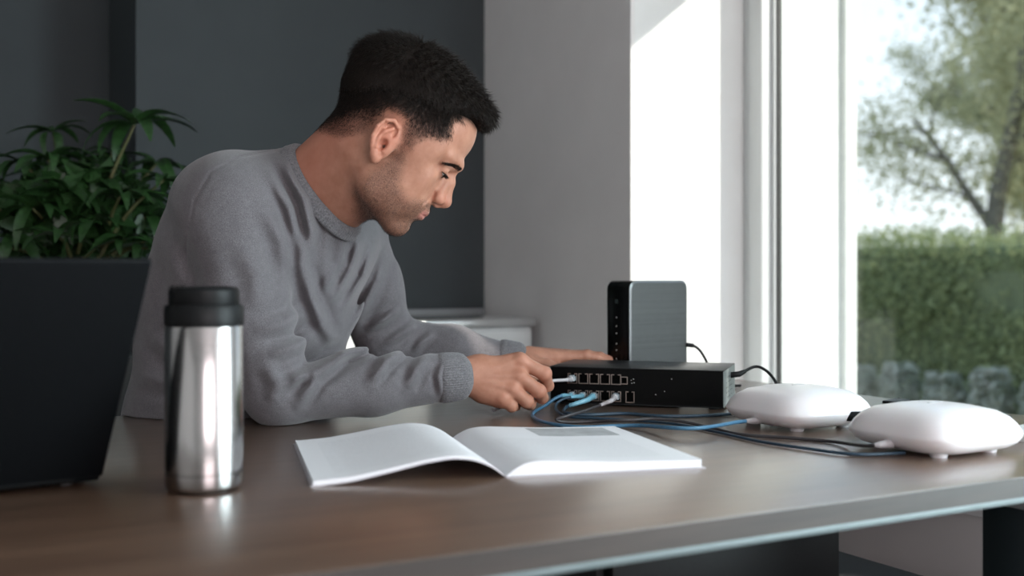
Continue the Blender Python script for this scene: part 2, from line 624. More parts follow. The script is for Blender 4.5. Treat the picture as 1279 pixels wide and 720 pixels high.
def window(name, v0, v1, zb, zt):
    w = link(bpy.data.objects.new(name, None))
    w.location = (UW + .365, 0, 0)
    w['kind'] = 'structure'

    def framepart(nm, ulo, uhi, inset, wd, material):
        a0, a1, b0, b1 = v0 + inset, v1 - inset, zb + inset, zt - inset
        bm = bmesh.new()
        add_box(bm, (ulo, a0, b0), (uhi, a0 + wd, b1), 0.004)
        add_box(bm, (ulo, a1 - wd, b0), (uhi, a1, b1), 0.004)
        add_box(bm, (ulo, a0 + wd, b0), (uhi, a1 - wd, b0 + wd), 0.004)
        add_box(bm, (ulo, a0 + wd, b1 - wd), (uhi, a1 - wd, b1), 0.004)
        return bm_obj(nm, bm, material, w, smooth=True, auto=40)
    framepart('window_frame', 0.0, 0.085, 0.0, 0.040, M['alu'])
    framepart('window_sash', -0.012, 0.075, 0.034, 0.050, M['alu'])
    framepart('glazing_bead', 0.02, 0.05, 0.084, 0.012, M['alu'])
    framepart('gasket', 0.028, 0.042, 0.096, 0.004, M['gasket'])
    box('pane', (0.030, v0 + .094, zb + .094), (0.036, v1 - .094, zt - .094), M['glass'], w)
    return w


window('window_1', VP1, VJ, ZS - .13, ZH + .05)
window('window_2', -1.55, VQ1, ZS - .13, ZH + .05)
structure(box('window_sunblock', (UW + .42, -1.55, ZS - .02), (UW + .428, VQ1, ZH), M['sunblock']))  # unseen opaque sheet added to keep sun off the table
structure(box('window_sill_side', (UW - 0.012, -1.55, ZS - .02), (UW + .25, VP1, ZS + 0.012), M['cabwhite'], bevel=0.004))
structure(box('baseboard_window', (UW - 0.015, VF, 0), (UW, VB, 0.09), M['cabwhite'], bevel=0.003))
structure(box('baseboard_back', (0.572, VB - 0.015, 0), (UW - .015, VB, 0.09), M['dark_wall'], bevel=0.003))

# ------------------------------------------------------------------ outdoors
lawn = box('lawn', (UO + .02, -12, -0.3), (48, 34, -0.05), M['grass'])
structure(lawn)


def leaf_quads(centers, normals, size, rs):
    """small pointed leaves as two triangles each, joined into one mesh"""
    N = len(centers)
    nrm = normals / np.linalg.norm(normals, axis=1, keepdims=True)
    a = rs.normal(size=(N, 3))
    t1 = np.cross(nrm, a)
    t1 /= np.linalg.norm(t1, axis=1, keepdims=True) + 1e-9
    t2 = np.cross(nrm, t1)
    s = (size * rs.uniform(0.6, 1.3, size=N))[:, None]
    v = np.stack([centers - t1 * s, centers - t2 * s * .5 + nrm * s * .15, centers + t1 * s, centers + t2 * s * .5 + nrm * s * .15], 1).reshape(-1, 3)
    f = np.arange(N * 4).reshape(N, 4)
    return v, f


def np_mesh(name, v, f, material, parent=None, smooth=False):
    me = bpy.data.meshes.new(name)
    v = np.asarray(v, dtype=np.float32)
    f = np.asarray(f, dtype=np.int32)
    k = f.shape[1]
    me.vertices.add(len(v))
    me.vertices.foreach_set('co', v.ravel())
    me.loops.add(f.size)
    me.loops.foreach_set('vertex_index', f.ravel())
    me.polygons.add(len(f))
    me.polygons.foreach_set('loop_start', np.arange(0, f.size, k, dtype=np.int32))
    me.update(calc_edges=True)
    me.validate()
    if smooth:
        me.shade_smooth()
    me.materials.append(material)
    o = link(bpy.data.objects.new(name, me))
    o.parent = parent
    return o


# hedge, parallel to the window wall
HU = 6.6
hedge = thing('garden_hedge', 'long clipped green hedge across the garden outside the window', 'hedge', (HU, 5.5, -0.05))
bm = bmesh.new()
add_box(bm, (0.15, -6.5, 0), (1.2, 11, 1.22), 0.12, 3)
bm_obj('hedge_core', bm, M['hedgecore'], hedge, smooth=True)
N = 62000
yy = rng.uniform(-6.5, 11, N)
front = rng.uniform(0, 1, N) < 0.78
zz = np.where(front, rng.uniform(0.0, 1.25, N), 1.25 + rng.normal(0, 0.05, N))
xx = np.where(front, 0.13 + 0.08 * np.sin(yy * 3.1) * np.sin(zz * 5) + rng.normal(0, 0.06, N), rng.uniform(0.1, 1.2, N))
zz += 0.05 * np.sin(yy * 1.7) * (zz > 1.1)
cc = np.stack([xx, yy, zz], 1)
nn = np.stack([np.where(front, -1.0, 0), np.zeros(N), np.where(front, 0.3, 1)], 1) + rng.normal(0, 0.6, (N, 3))
v, f = leaf_quads(cc, nn, 0.027, rng)
tag(np_mesh('hedge_leaves', v, f, M['hedgeleaf'], hedge), kind='stuff')

# low pale shrubs at the foot of the hedge
for i, (vv, hh) in enumerate([(6.02, .30), (5.64, .34), (5.26, .30), (4.88, .36), (4.50, .31)]):
    r_ = np.random.default_rng(40 + i)
    labs = ['pale blossoming shrub at the hedge foot, first from the white jamb',
            'pale blossoming shrub at the hedge foot, second from the white jamb',
            'pale blossoming shrub at the hedge foot, third from the white jamb',
            'tallest pale blossoming shrub at the hedge foot, fourth from the jamb',
            'pale blossoming shrub at the hedge foot, fifth from the white jamb']
    s = thing('flowering_shrub', labs[i], 'shrub', (HU - 0.32, vv, -0.05), group='low shrubs along the hedge')
    Nn = 700
    th = r_.uniform(0, 2 * np.pi, Nn)
    ph = r_.uniform(0, 1, Nn)
    rad = 0.145 * np.sqrt(1 - (ph - .3) ** 2) * r_.uniform(.6, 1, Nn)
    c = np.stack([rad * np.cos(th) * .8, rad * np.sin(th) * 1.1, hh * ph + .03], 1)
    v, f = leaf_quads(c, c - np.array([0, 0, .1]) + r_.normal(0, .1, (Nn, 3)), 0.03, r_)
    tag(np_mesh('foliage', v, f, M['shrubleaf'], s), kind='stuff')
    bm = bmesh.new()
    for k in range(7):
        a = r_.uniform(0, 6.28)
        add_tube(bm, [(0, 0, 0), (.06 * math.cos(a), .06 * math.sin(a), hh * .5), (.1 * math.cos(a), .12 * math.sin(a), hh * .9)], [.008, .006, .003], 5)
    bm_obj('stems', bm, M['bark'], s, smooth=True)


def tree(label, u, v_, height, spread, seed, lean, leafm, nleaf, first=0.22, lsize=0.036):
    r_ = random.Random(seed)
    rs = np.random.default_rng(seed)
    t = thing('garden_tree', label, 'tree', (u, v_, -0.06), group='trees beyond the hedge')
    bm = bmesh.new()
    tips = []

    def grow(p, d, L, r, lvl):
        pts, rad = [p], [r]
        nseg = 5 if lvl < 2 else 3
        for i in range(nseg):
            d = (d + Vector((r_.gauss(0, .12), r_.gauss(0, .12), r_.gauss(0.02, .08)))).normalized()
            p = p + d * (L / nseg)
            pts.append(p)
            rad.append(r * (1 - 0.6 * (i + 1) / nseg))
        add_tube(bm, pts, rad, 6 if lvl < 2 else 4, caps=False)
        if lvl >= 1:
            tips.extend(pts[1:])
        if lvl < 3:
            k = [9, 6, 5][lvl]
            for j in range(k):
                q = first + (1 - first) * (j + r_.random()) / k
                idx = min(int(q * nseg), nseg - 1)
                base = pts[idx].lerp(pts[idx + 1], q * nseg - idx)
                a = r_.uniform(0, 2 * math.pi)
                o = Vector((math.cos(a), math.sin(a), 0))
                o = (o - d * o.dot(d)).normalized()
                nd = (d * 0.75 + o * (0.75 * spread) + Vector((0, 0, .1))).normalized()
                grow(base, nd, L * r_.uniform(.42, .62) * (.62 if lvl == 0 else .9), rad[idx] * .5, lvl + 1)
    grow(Vector((0, 0, 0)), Vector((lean[0], lean[1], 1)).normalized(), height * .72, height * .020, 0)
    bm_obj('trunk', bm, M['bark'], t, smooth=True)
    tp = np.array([list(p) for p in tips])
    c = tp[rs.integers(0, len(tp), nleaf)] + rs.normal(0, .24, (nleaf, 3))
    v, f = leaf_quads(c, rs.normal(0, 1, (nleaf, 3)), lsize, rs)
    tag(np_mesh('foliage', v, f, leafm, t), kind='stuff')
    return t


tree('slender yellow-green tree with thin branches growing closest behind the hedge', 10.3, 8.0, 6.4, 1.0, 3, (0.0, -0.12), M['treeleaf'], 26000)
tree('pale yellow-green leaning tree standing second behind the hedge', 15.7, 10.6, 8.2, 1.0, 5, (0.0, -0.10), M['treeleaf'], 32000, lsize=.046)
tree('dull green tree standing third behind the hedge', 21.6, 14.2, 9.6, 1.0, 9, (0.0, -0.08), M['treeleaf2'], 28000, lsize=.060)
tree('dull green tree standing fourth behind the hedge', 28.2, 19.2, 11.2, 1.0, 12, (0.0, -0.05), M['treeleaf2'], 26000, lsize=.075)
tree('tall yellowish tree standing furthest behind the hedge', 36.0, 23.6, 13.0, 1.0, 21, (0.0, -0.05), M['treeleaf'], 30000, lsize=.09)

# ------------------------------------------------------------------ table
TU0, TU1, TV0, TV1 = -0.62, 1.592, 0.821, 1.872
table = thing('work_table', 'long brown wooden table with dark edge on a steel frame', 'table', ((TU0 + TU1) / 2, (TV0 + TV1) / 2, 0))
tl = table.location


def L(lo, hi):
    return (lo[0] - tl.x, lo[1] - tl.y, lo[2]), (hi[0] - tl.x, hi[1] - tl.y, hi[2])


a, b_ = L((TU0 + .002, TV0 + .002, ZT - .012), (TU1 - .002, TV1 - .002, ZT))
top = box('tabletop', a, b_, M['wood'], table, bevel=0.0015)
a, b_ = L((TU0, TV0, ZT - .0225), (TU1, TV1, ZT - .0008))
bm = bmesh.new()
e = 0.003
add_box(bm, (a[0], a[1], a[2]), (b_[0], a[1] + e, b_[2]))
add_box(bm, (a[0], b_[1] - e, a[2]), (b_[0], b_[1], b_[2]))
add_box(bm, (a[0], a[1] + e, a[2]), (a[0] + e, b_[1] - e, b_[2]))
add_box(bm, (b_[0] - e, a[1] + e, a[2]), (b_[0], b_[1] - e, b_[2]))
bm_obj('edge_band', bm, M['wood_edge'], table)
a, b_ = L((TU0 + e, TV0 + e, ZT - .022), (TU1 - e, TV1 - e, ZT - .012))
box('underlay', a, b_, M['wood_edge'], table)
for nm, lo, hi in [('rail', (TU0 + .002, TV0 + .002, ZT - .030), (TU1 - .002, TV0 + .05, ZT - .0225)),
                   ('rail', (TU0 + .002, TV1 - .05, ZT - .030), (TU1 - .002, TV1 - .002, ZT - .0225)),
                   ('rail', (TU1 - .052, TV0 + .05, ZT - .030), (TU1 - .002, TV1 - .05, ZT - .0225)),
                   ('rail', (TU0 + .002, TV0 + .05, ZT - .030), (TU0 + .052, TV1 - .05, ZT - .0225))]:
    a, b_ = L(lo, hi)
    box(nm, a, b_, M['rail'], table, bevel=0.001)
for su, sv in [(TU0 + .12, TV0 + .12), (TU0 + .12, TV1 - .18), (TU1 - .335, TV0 + .10), (TU1 - .335, TV1 - .18)]:
    a, b_ = L((su - .045, sv - .05, ZT - .062), (su + .045, sv + .05, ZT - .030))
    br = box('bracket', a, b_, M['bracket'], table, bevel=0.003)
    bm = bmesh.new()
    add_box(bm, (a[0] + .008, a[1] + .008, 0), (b_[0] - .008, b_[1] - .008, ZT - .061), 0.004)
    bm_obj('leg', bm, M['leg'], table, smooth=True, auto=40)

# pedestal and bench invented to fill the dark space under the table
ped = thing('filler_pedestal', 'black drawer pedestal added to fill the dark space under the table', 'cabinet', (0.965, 1.405, 0))
box('body', (-.20, -.24, .03), (.20, .24, ZT - .034), M['blackfab'], ped, bevel=0.004)
for k in range(3):
    dr = box('drawer', (-.19, -.262, .05 + k * .21), (.19, -.241, .245 + k * .21), M['blackpl'], ped, bevel=0.003)
    box('handle', (-.06, -.272, .2 + k * .21), (.06, -.262, .212 + k * .21), M['leg'], dr)
for sx in (-.17, .17):
    for sy in (-.2, .2):
        tube('foot', [(sx, sy, 0), (sx, sy, .032)], .016, M['leg'], ped, 10)
bench = thing('filler_bench', 'black padded bench added to fill the dark space beneath the table', 'bench', (1.345, 1.32, 0))
box('cushion', (-.165, -.31, .36), (.165, .31, .47), M['blackfab'], bench, bevel=0.03, seg=4)
box('seat_base', (-.15, -.29, .33), (.15, .29, .362), M['leg'], bench, bevel=0.004)
for sx in (-.12, .12):
    for sy in (-.25, .25):
        tube('leg', [(sx, sy, 0), (sx, sy, .332)], .016, M['leg'], bench, 10)

# ------------------------------------------------------------------ white cabinet in the corner
CU0, CU1, CV0, CV1, CH = 0.98, 1.605, 2.745, 3.085, 0.842
cab = thing('side_cabinet', 'low white cabinet with metallic top band in the wall corner', 'cabinet', ((CU0 + CU1) / 2, (CV0 + CV1) / 2, 0))
hw, hd = (CU1 - CU0) / 2, (CV1 - CV0) / 2
box('body', (-hw + .01, -hd + .012, .06), (hw - .012, hd, CH - .028), M['cabwhite'], cab, bevel=0.006)
box('top', (-hw, -hd, CH - .028), (hw, hd, CH), M['cabmetal'], cab, bevel=0.010, seg=4)
box('plinth', (-hw + .03, -hd + .05, 0), (hw - .03, hd - .02, .061), M['leg'], cab)
for s in (-1, 1):
    d = box('door', (min(0.002 * s, s * (hw - .022)), -hd - .004, .075), (max(.002 * s, s * (hw - .022)), -hd + .0125, CH - .036), M['cabwhite'], cab, bevel=0.003)
    box('handle', (s * .03 - .006, -hd - .02, .55), (s * .03 + .006, -hd - .0035, .70), M['cabmetal'], d, bevel=0.002)
box('back_rail', (-hw, hd - .012, CH), (hw, hd, CH + .016), M['bracket'], cab)

# ------------------------------------------------------------------ sideboard and plant
sbd = thing('dark_sideboard', 'dark sideboard under the potted plant against the back wall', 'sideboard', (0.0, 2.74, 0))
box('body', (-.75, -.19, .08), (.60, .30, .795), M['darkwood'], sbd, bevel=0.004)
box('top', (-.76, -.20, .795), (.61, .31, .82), M['darkwood'], sbd, bevel=0.004)
for k in range(3):
    d = box('door', (-.745 + k * .447, -.208, .09), (-.305 + k * .447, -.189, .785), M['darkwood'], sbd, bevel=0.003)
    tube('knob', [(-.34 + k * .447, -.208, .5), (-.34 + k * .447, -.228, .5)], .012, M['leg'], d, 12)
for sx in (-.68, .53):
    for sy in (-.14, .25):
        tube('leg', [(sx, sy, 0), (sx, sy, .082)], .02, M['leg'], sbd, 10)

pc = W(*px(110, 320, 2.62)[:2])
plant = thing('potted_houseplant', 'leafy green houseplant with drooping leaflets in a white pot', 'plant', (pc.x, pc.y, 0.82), -ANG)
lathe('pot', [(0, 0), (.085, 0), (.10, .02), (.118, .135), (.122, .15), (.112, .15), (.105, .125), (0, .125)], M['pot'], plant)
lathe('soil', [(0, .131), (.107, .131), (.10, .12)], M['soil'], plant)


def leaf_mesh(seed, droop):
    nseg = 7
    vs, fs = [], []
    Lf = 1.0
    ang = 0.25
    x, z = 0.0, 0.0
    for i in range(nseg + 1):
        t = i / nseg
        w = 0.17 * (math.sin(math.pi * min(1, t * .93 + .05)) ** 0.75) * (1 - .35 * t) + 0.004
        vs += [(x, -w, z + w * .35), (x, 0, z), (x, w, z + w * .35)]
        ang -= droop / nseg
        x += math.cos(ang) * Lf / nseg
        z += math.sin(ang) * Lf / nseg
    for i in range(nseg):
        a = i * 3
        fs += [(a, a + 3, a + 4, a + 1), (a + 1, a + 4, a + 5, a + 2)]
    me = bpy.data.meshes.new('leaf')
    me.from_pydata(vs, [], fs)
    me.shade_smooth()
    me.materials.append(M['leaf'])
    return me


LEAVES = [leaf_mesh(0, .9), leaf_mesh(1, 1.4), leaf_mesh(2, 1.9)]
rp = random.Random(3)


def plant_pt(x, y, D):
    X, Y, z = px(x, y, D)
    c = px(110, 320, 2.62)
    return Vector((X - c[0], Y - c[1], z - 0.82))


stem_bm = bmesh.new()
whorls = [(168, 156, 2.58, 11, .150), (66, 165, 2.75, 8, .10), (205, 225, 2.55, 8, .11), (120, 215, 2.62, 8, .12), (30, 205, 2.66, 8, .115),
          (150, 245, 2.50, 9, .115), (85, 240, 2.55, 8, .12), (185, 270, 2.62, 8, .11), (40, 260, 2.5, 9, .12), (115, 275, 2.45, 8, .11),
          (10, 235, 2.72, 8, .12), (70, 295, 2.42, 8, .11), (155, 300, 2.48, 8, .105), (15, 295, 2.5, 8, .12), (205, 300, 2.62, 7, .10),
          (-30, 250, 2.6, 8, .12), (100, 200, 2.8, 8, .12), (60, 220, 2.85, 7, .12), (180, 250, 2.8, 7, .11), (130, 310, 2.7, 7, .11),
          (40, 320, 2.62, 7, .11), (-20, 310, 2.55, 7, .12), (140, 190, 2.75, 6, .09), (95, 255, 2.72, 8, .12), (150, 275, 2.75, 8, .12),
          (195, 205, 2.7, 8, .13), (60, 200, 2.6, 8, .13), (130, 235, 2.75, 8, .13), (20, 260, 2.75, 8, .13), (185, 310, 2.5, 7, .11), (100, 305, 2.6, 8, .12), (210, 265, 2.7, 7, .12), (75, 265, 2.7, 8, .13)]
for (x, y, D, nl, ls) in whorls:
    p = plant_pt(x, y, D)
    base = Vector((rp.uniform(-.05, .05), rp.uniform(-.05, .05), .12))
    mid = base.lerp(p, .55) + Vector((0, 0, .03))
    add_tube(stem_bm, spline([base, mid, p], 5), [.0065 - .0035 * i / 10 for i in range(11)], 6)
    off = rp.uniform(0, 6.28)
    for k in range(nl):
        o = link(bpy.data.objects.new('leaf', LEAVES[rp.randrange(3)]))
        o.parent = plant
        o.location = p
        s = ls * rp.uniform(.8, 1.2)
        o.scale = (s, s * rp.uniform(.62, .9), s)
        o.rotation_euler = (rp.uniform(-.3, .3), rp.uniform(-1.1, -.1) if nl == 11 else rp.uniform(-.55, .25), off + 6.283 * k / nl + rp.uniform(-.2, .2))
bm_obj('stems', stem_bm, M['stem'], plant, smooth=True)
rpn = np.random.default_rng(11)
Nf = 1700
dd_ = rpn.normal(size=(Nf, 3))
dd_ /= np.linalg.norm(dd_, axis=1, keepdims=True)
cc_ = np.array(plant_pt(100, 275, 2.66))[None] + dd_ * (rpn.uniform(.2, 1, Nf) ** .5)[:, None] * np.array([.19, .14, .125])
v, f = leaf_quads(cc_, rpn.normal(size=(Nf, 3)) + np.array([0, -.4, .6]), .038, rpn)
tag(np_mesh('inner_foliage', v, f, M['leaf'], plant), kind='stuff')

# ------------------------------------------------------------------ laptop
hx = Vector(onT(128, 606)[:2])
la = math.radians(39)
lap = thing('laptop', 'open black laptop seen from behind its lid', 'laptop', W(hx.x, hx.y, ZT), la - ANG)
# local: x to the right along the hinge (hinge right end at origin), y towards the keyboard
LW, LDp, LH = 0.345, 0.235, 0.236
box('base', (-LW, 0.006, 0.004), (0, LDp, 0.017), M['laptop'], lap, bevel=0.004, seg=3)
kb = box('keyboard_deck', (-LW + .02, .03, .0165), (-.02, .135, .0175), M['blackpl'], lap)
for r in range(5):
    for c in range(14):
        box('key', (-LW + .024 + c * .0212, .034 + r * .02, .0172), (-LW + .042 + c * .0212, .051 + r * .02, .0192), M['blackpl'], kb)
box('touchpad', (-LW / 2 - .05, .15, .0165), (-LW / 2 + .05, .22, .0175), M['laptop'], lap)
for sx in (-LW + .03, -.03):
    for sy in (.03, LDp - .03):
        tube('foot', [(sx, sy, 0), (sx, sy, .0045)], .008, M['gasket'], lap, 10)
bm = bmesh.new()
tilt = Matrix.Translation((0, 0.004, 0.012)) @ Matrix.Rotation(math.radians(31.5), 4, 'X')
# lid slab in its own frame: x width, z up the lid, y thickness
add_box(bm, (-LW, -.006, 0.0), (0, .001, 0.272), 0.0028, 3)
bmesh.ops.transform(bm, matrix=tilt, verts=bm.verts)
lid = bm_obj('lid', bm, M['laptop'], lap, smooth=True, auto=40)
bm = bmesh.new()
add_box(bm, (-LW + .008, .0005, .02), (-.008, .0018, .264))
bmesh.ops.transform(bm, matrix=tilt, verts=bm.verts)
bm_obj('screen', bm, M['screen'], lid)
tube('hinge', [(-LW + .03, .004, .012), (-.03, .004, .012)], .0065, M['blackpl'], lap, 10)

# ------------------------------------------------------------------ bottle
bx = onT(255, 611)
bot = thing('travel_mug', 'brushed steel travel mug with black screw lid beside the laptop', 'mug', W(bx[0], bx[1], ZT))
RB = 0.0405
lathe('steel_body', [(0, .0015), (RB - .004, .0015), (RB - .001, .004), (RB, .007), (RB, .019), (RB - .0008, .0195), (RB - .0008, .0212), (RB, .0217), (RB, .172), (RB - .0015, .1745), (0, .1745)], M['steel'], bot, 64)
lathe('base_pad', [(0, 0), (RB - .006, 0), (RB - .006, .002), (0, .002)], M['blackpl'], bot)
lid_ = lathe('lid_collar', [(0, .174), (RB + .0002, .174), (RB + .0006, .176), (RB + .0006, .193), (RB - .001, .1955), (0, .196)], M['blackpl'], bot, 64)
lathe('lid', [(0, .195), (RB - .0045, .195), (RB - .0038, .197), (RB - .0038, .2105), (RB - .006, .2135), (RB - .010, .2145), (RB - .012, .2125), (0, .2125)], M['blackpl'], bot, 64)
box('sip_tab', (-.034, -.006, .2125), (-.02, .006, .2155), M['blackgl'], lid_, bevel=.001)

# ------------------------------------------------------------------ open book
sp0 = Vector(onT(632, 597)[:2])
bk = thing('open_book', 'open paperback manual with printed white pages on the table', 'book', W(sp0.x, sp0.y, ZT), math.radians(14.5) - ANG)
PH = 0.30


def interp(tab, s):
    for (a, za), (b, zb) in zip(tab, tab[1:]):
        if s <= b:
            t = (s - a) / (b - a)
            t = t * t * (3 - 2 * t)
            return za + (zb - za) * t
    return tab[-1][1]


def sm(tab, ss):
    xs = np.array([a for a, _ in tab])
    zs = np.array([b for _, b in tab])
    z = np.interp(ss, xs, zs)
    for _ in range(3):
        z2 = z.copy()
        z2[1:-1] = (z[:-2] + 2 * z[1:-1] + z[2:]) / 4
        z = z2
    return z


def page_sheet(name, ss, zt, zb, sign, material, uvflip, flare=0.0):
    """a block of pages: curved top and underside over the distance from the spine"""
    nr = 6
    vs, fs = [], []
    n = len(ss)
    for j in range(nr + 1):
        y = PH * j / nr
        k = 1 - 0.12 * j / nr
        for i in range(n):
            vs.append((sign * ss[i], y, zt[i] * (k if zt[i] > .006 else 1)))
    for j in range(nr + 1):
        y = PH * j / nr
        k = 1 - 0.12 * j / nr
        for i in range(n):
            vs.append((sign * ss[i], y, min(zb[i] * k, zt[i] * (k if zt[i] > .006 else 1) - .0008)))
    o2 = (nr + 1) * n
    topf, sidef = [], []
    for j in range(nr):
        for i in range(n - 1):
            a = j * n + i
            q = (a, a + 1, a + n + 1, a + n)
            q2 = (o2 + a + n, o2 + a + n + 1, o2 + a + 1, o2 + a)
            if sign < 0:
                q, q2 = q[::-1], q2[::-1]
            topf.append(q)
            sidef.append(q2)
    for i in range(n - 1):
        a, b = i, nr * n + i
        sidef += [(a, o2 + a, o2 + a + 1, a + 1), (b + 1, o2 + b + 1, o2 + b, b)]
    for j in range(nr):
        for i in (0, n - 1):
            a = j * n + i
            sidef.append((a, a + n, o2 + a + n, o2 + a))
    # top page surface
    me = bpy.data.meshes.new(name)
    me.from_pydata([(x, y, z + .0002) for x, y, z in vs[:o2]], [], topf)
    uv = me.uv_layers.new(name='UVMap')
    for p in me.polygons:
        for li in p.loop_indices:
            vi = me.loops[li].vertex_index
            i, j = vi % n, vi // n
            u = ss[i] / ss[-1]
            uv.data[li].uv = ((u if sign > 0 else 1 - u), j / nr)
    me.shade_smooth()
    me.materials.append(material)
    o = link(bpy.data.objects.new(name, me))
    o.parent = bk
    blk = mesh_obj('page_block', vs, topf + sidef, M['page_edge'], bk)
    return o


ss = np.linspace(0, .213, 40)
ztl = sm([(0, .001), (.012, .013), (.035, .0245), (.06, .0275), (.09, .0240), (.13, .0160), (.17, .0090), (.213, .0060)], ss)
zbl = ztl - np.interp(ss, [0, .03, .09, .15, .213], [.0005, .0022, .0028, .0042, .0056])
zbl = np.maximum(zbl, 0.0004)
page_sheet('page', ss, ztl, zbl, -1, M['page_l'], True)
ss = np.linspace(0, .236, 44)
ztr = sm([(0, .001), (.010, .010), (.025, .0165), (.045, .0178), (.08, .0155), (.13, .0125), (.236, .0105)], ss)
zbr = np.full_like(ss, 0.0015)
page_sheet('page', ss, ztr, np.minimum(zbr, ztr - .0005), 1, M['page_r'], False)
bm = bmesh.new()
add_box(bm, (0, -.003, 0.0), (.2405, PH + .003, .0012))
bm_obj('cover', bm, M['cover'], bk)
nr = 6
cs, cz = np.linspace(0, .213, 40), zbl
vs, fs = [], []
for top_ in (1, 0):
    for j in range(nr + 1):
        k = 1 - .12 * j / nr
        for i in range(40):
            zc_ = max(cz[i] * k, .0012)
            vs.append((-cs[i] * 1.012, -.0015 + (PH + .003) * j / nr, zc_ + .0002 if top_ else zc_ - .0012))
o2 = (nr + 1) * 40
for j in range(nr):
    for i in range(39):
        a = j * 40 + i
        fs += [(a, a + 40, a + 41, a + 1), (o2 + a, o2 + a + 1, o2 + a + 41, o2 + a + 40)]
for i in range(39):
    for a in (i, nr * 40 + i):
        fs.append((a, a + 1, o2 + a + 1, o2 + a))
for j in range(nr):
    for a in (j * 40, j * 40 + 39):
        fs.append((a, a + 40, o2 + a + 40, o2 + a))
mesh_obj('cover', vs, fs, M['cover'], bk, smooth=False)

# ------------------------------------------------------------------ network switch
SWW, SWD, SWH = 0.30, 0.162, 0.066
swr = math.radians(-17.5)
sw0 = Vector((0.352 - SWW * math.cos(swr), 1.861 - SWW * math.sin(swr)))


def sw_cam(lx, ly, z):
    """switch-local to cam coords"""
    return Vector((sw0.x + math.cos(swr) * lx - math.sin(swr) * ly, sw0.y + math.sin(swr) * lx + math.cos(swr) * ly, ZT + z))


sw = thing('network_switch', 'black desktop network switch with two rows of ports', 'switch', W(sw0.x, sw0.y, ZT), swr - ANG)
zb0 = 0.003
box('top_cover', (0, -.001, SWH - .0015), (SWW, SWD, SWH), M['blackmetal'], sw, bevel=0.0006)
box('bottom_plate', (0, 0, zb0), (SWW, SWD, zb0 + .002), M['blackmetal'], sw)
box('rear_panel', (0.0015, SWD - .002, zb0 + .002), (SWW - .0015, SWD, SWH - .0015), M['blackmetal'], sw)
sp_ = box('side_panel', (SWW - .0015, 0, zb0 + .002), (SWW, SWD, SWH - .0015), M['sidemetal'], sw)
sp2 = box('side_panel', (0, 0, zb0 + .002), (.0015, SWD, SWH - .0015), M['sidemetal'], sw)
for r in range(5):
    for c in range(6):
        if (r * 7 + c * 3) % 4 == 0:
            continue
        yy_, zz_ = .035 + c * .015, .016 + r * .0085
        box('vent_slot', (SWW - .0006, yy_, zz_), (SWW + .0002, yy_ + .004, zz_ + .0016), M['panel'], sp_)
for (sx, sy) in [(.02, .02), (SWW - .02, .02), (.02, SWD - .02), (SWW - .02, SWD - .02)]:
    tube('foot', [(sx, sy, 0), (sx, sy, zb0 + .0005)], .008, M['gasket'], sw, 12)

PW, PHt = 0.0145, 0.0150
pitch = 0.0192
px0 = 0.0335
ports = []
for i in range(5):
    ports.append((px0 + i * pitch, .0385, PW, PHt, True))
ports.append((px0 + 4 * pitch + .0165, .0395, .0095, .0105, False))
for i in range(5):
    ports.append((px0 + i * pitch, .0095, PW, PHt, True))
ports.append((px0 + 5 * pitch + .006, .0085, .0125, .0165, True))
# front panel with an opening for each port
xs = sorted({0.0015, SWW - .0015} | {p[0] for p in ports} | {p[0] + p[2] for p in ports})
zs = sorted({zb0 + .002, SWH - .0015} | {p[1] for p in ports} | {p[1] + p[3] for p in ports})
vs, fs = [], []
for xa, xb in zip(xs, xs[1:]):
    for za, zb in zip(zs, zs[1:]):
        xm, zm = (xa + xb) / 2, (za + zb) / 2
        if any(p[0] < xm < p[0] + p[2] and p[1] < zm < p[1] + p[3] for p in ports):
            continue
        k = len(vs)
        vs += [(xa, 0, za), (xb, 0, za), (xb, 0, zb), (xa, 0, zb)]
        fs.append((k, k + 1, k + 2, k + 3))
mesh_obj('front_panel', vs, fs, M['panel'], sw)
for (x, z, w, h, rj) in ports:
    dpt = .013
    vs = [(x, 0, z), (x + w, 0, z), (x + w, 0, z + h), (x, 0, z + h), (x, dpt, z), (x + w, dpt, z), (x + w, dpt, z + h), (x, dpt, z + h)]
    fs = [(0, 1, 5, 4), (1, 2, 6, 5), (2, 3, 7, 6), (3, 0, 4, 7), (4, 5, 6, 7)]
    po = mesh_obj('port', vs, fs, M['panel'], sw)
    bm = bmesh.new()
    b0 = 0.0013
    add_box(bm, (x - b0, -.0012, z - b0), (x, .0, z + h + b0))
    add_box(bm, (x + w, -.0012, z - b0), (x + w + b0, .0, z + h + b0))
    add_box(bm, (x, -.0012, z - b0), (x + w, .0, z))
    if rj:
        add_box(bm, (x, -.0012, z + h), (x + w * .28, 0, z + h + b0))
        add_box(bm, (x + w * .72, -.0012, z + h), (x + w, 0, z + h + b0))
    else:
        add_box(bm, (x, -.0012, z + h), (x + w, 0, z + h + b0))
    bm_obj('port_frame', bm, M['portmetal'], po)
for (x, z) in [(.143, .045), (.147, .047), (.148, .041), (.144, .040), (.212, .049), (.185, .022), (.200, .028)]:
    box('indicator', (x, -.0006, z), (x + .0016, 0, z + .0012), M['led'], sw)

# ------------------------------------------------------------------ tower router
tc_ = Vector(((786 - CX) / F * 2.135, 2.135))
tr_ = math.radians(-50)
tw = thing('tower_router', 'black tower router with grey mesh side behind the switch', 'router', W(tc_.x, tc_.y, ZT), tr_ - ANG)
# local: front face lies along -x from origin; side runs along +y
TWW, TWL, TWH = 0.062, 0.164, 0.213
bm = bmesh.new()


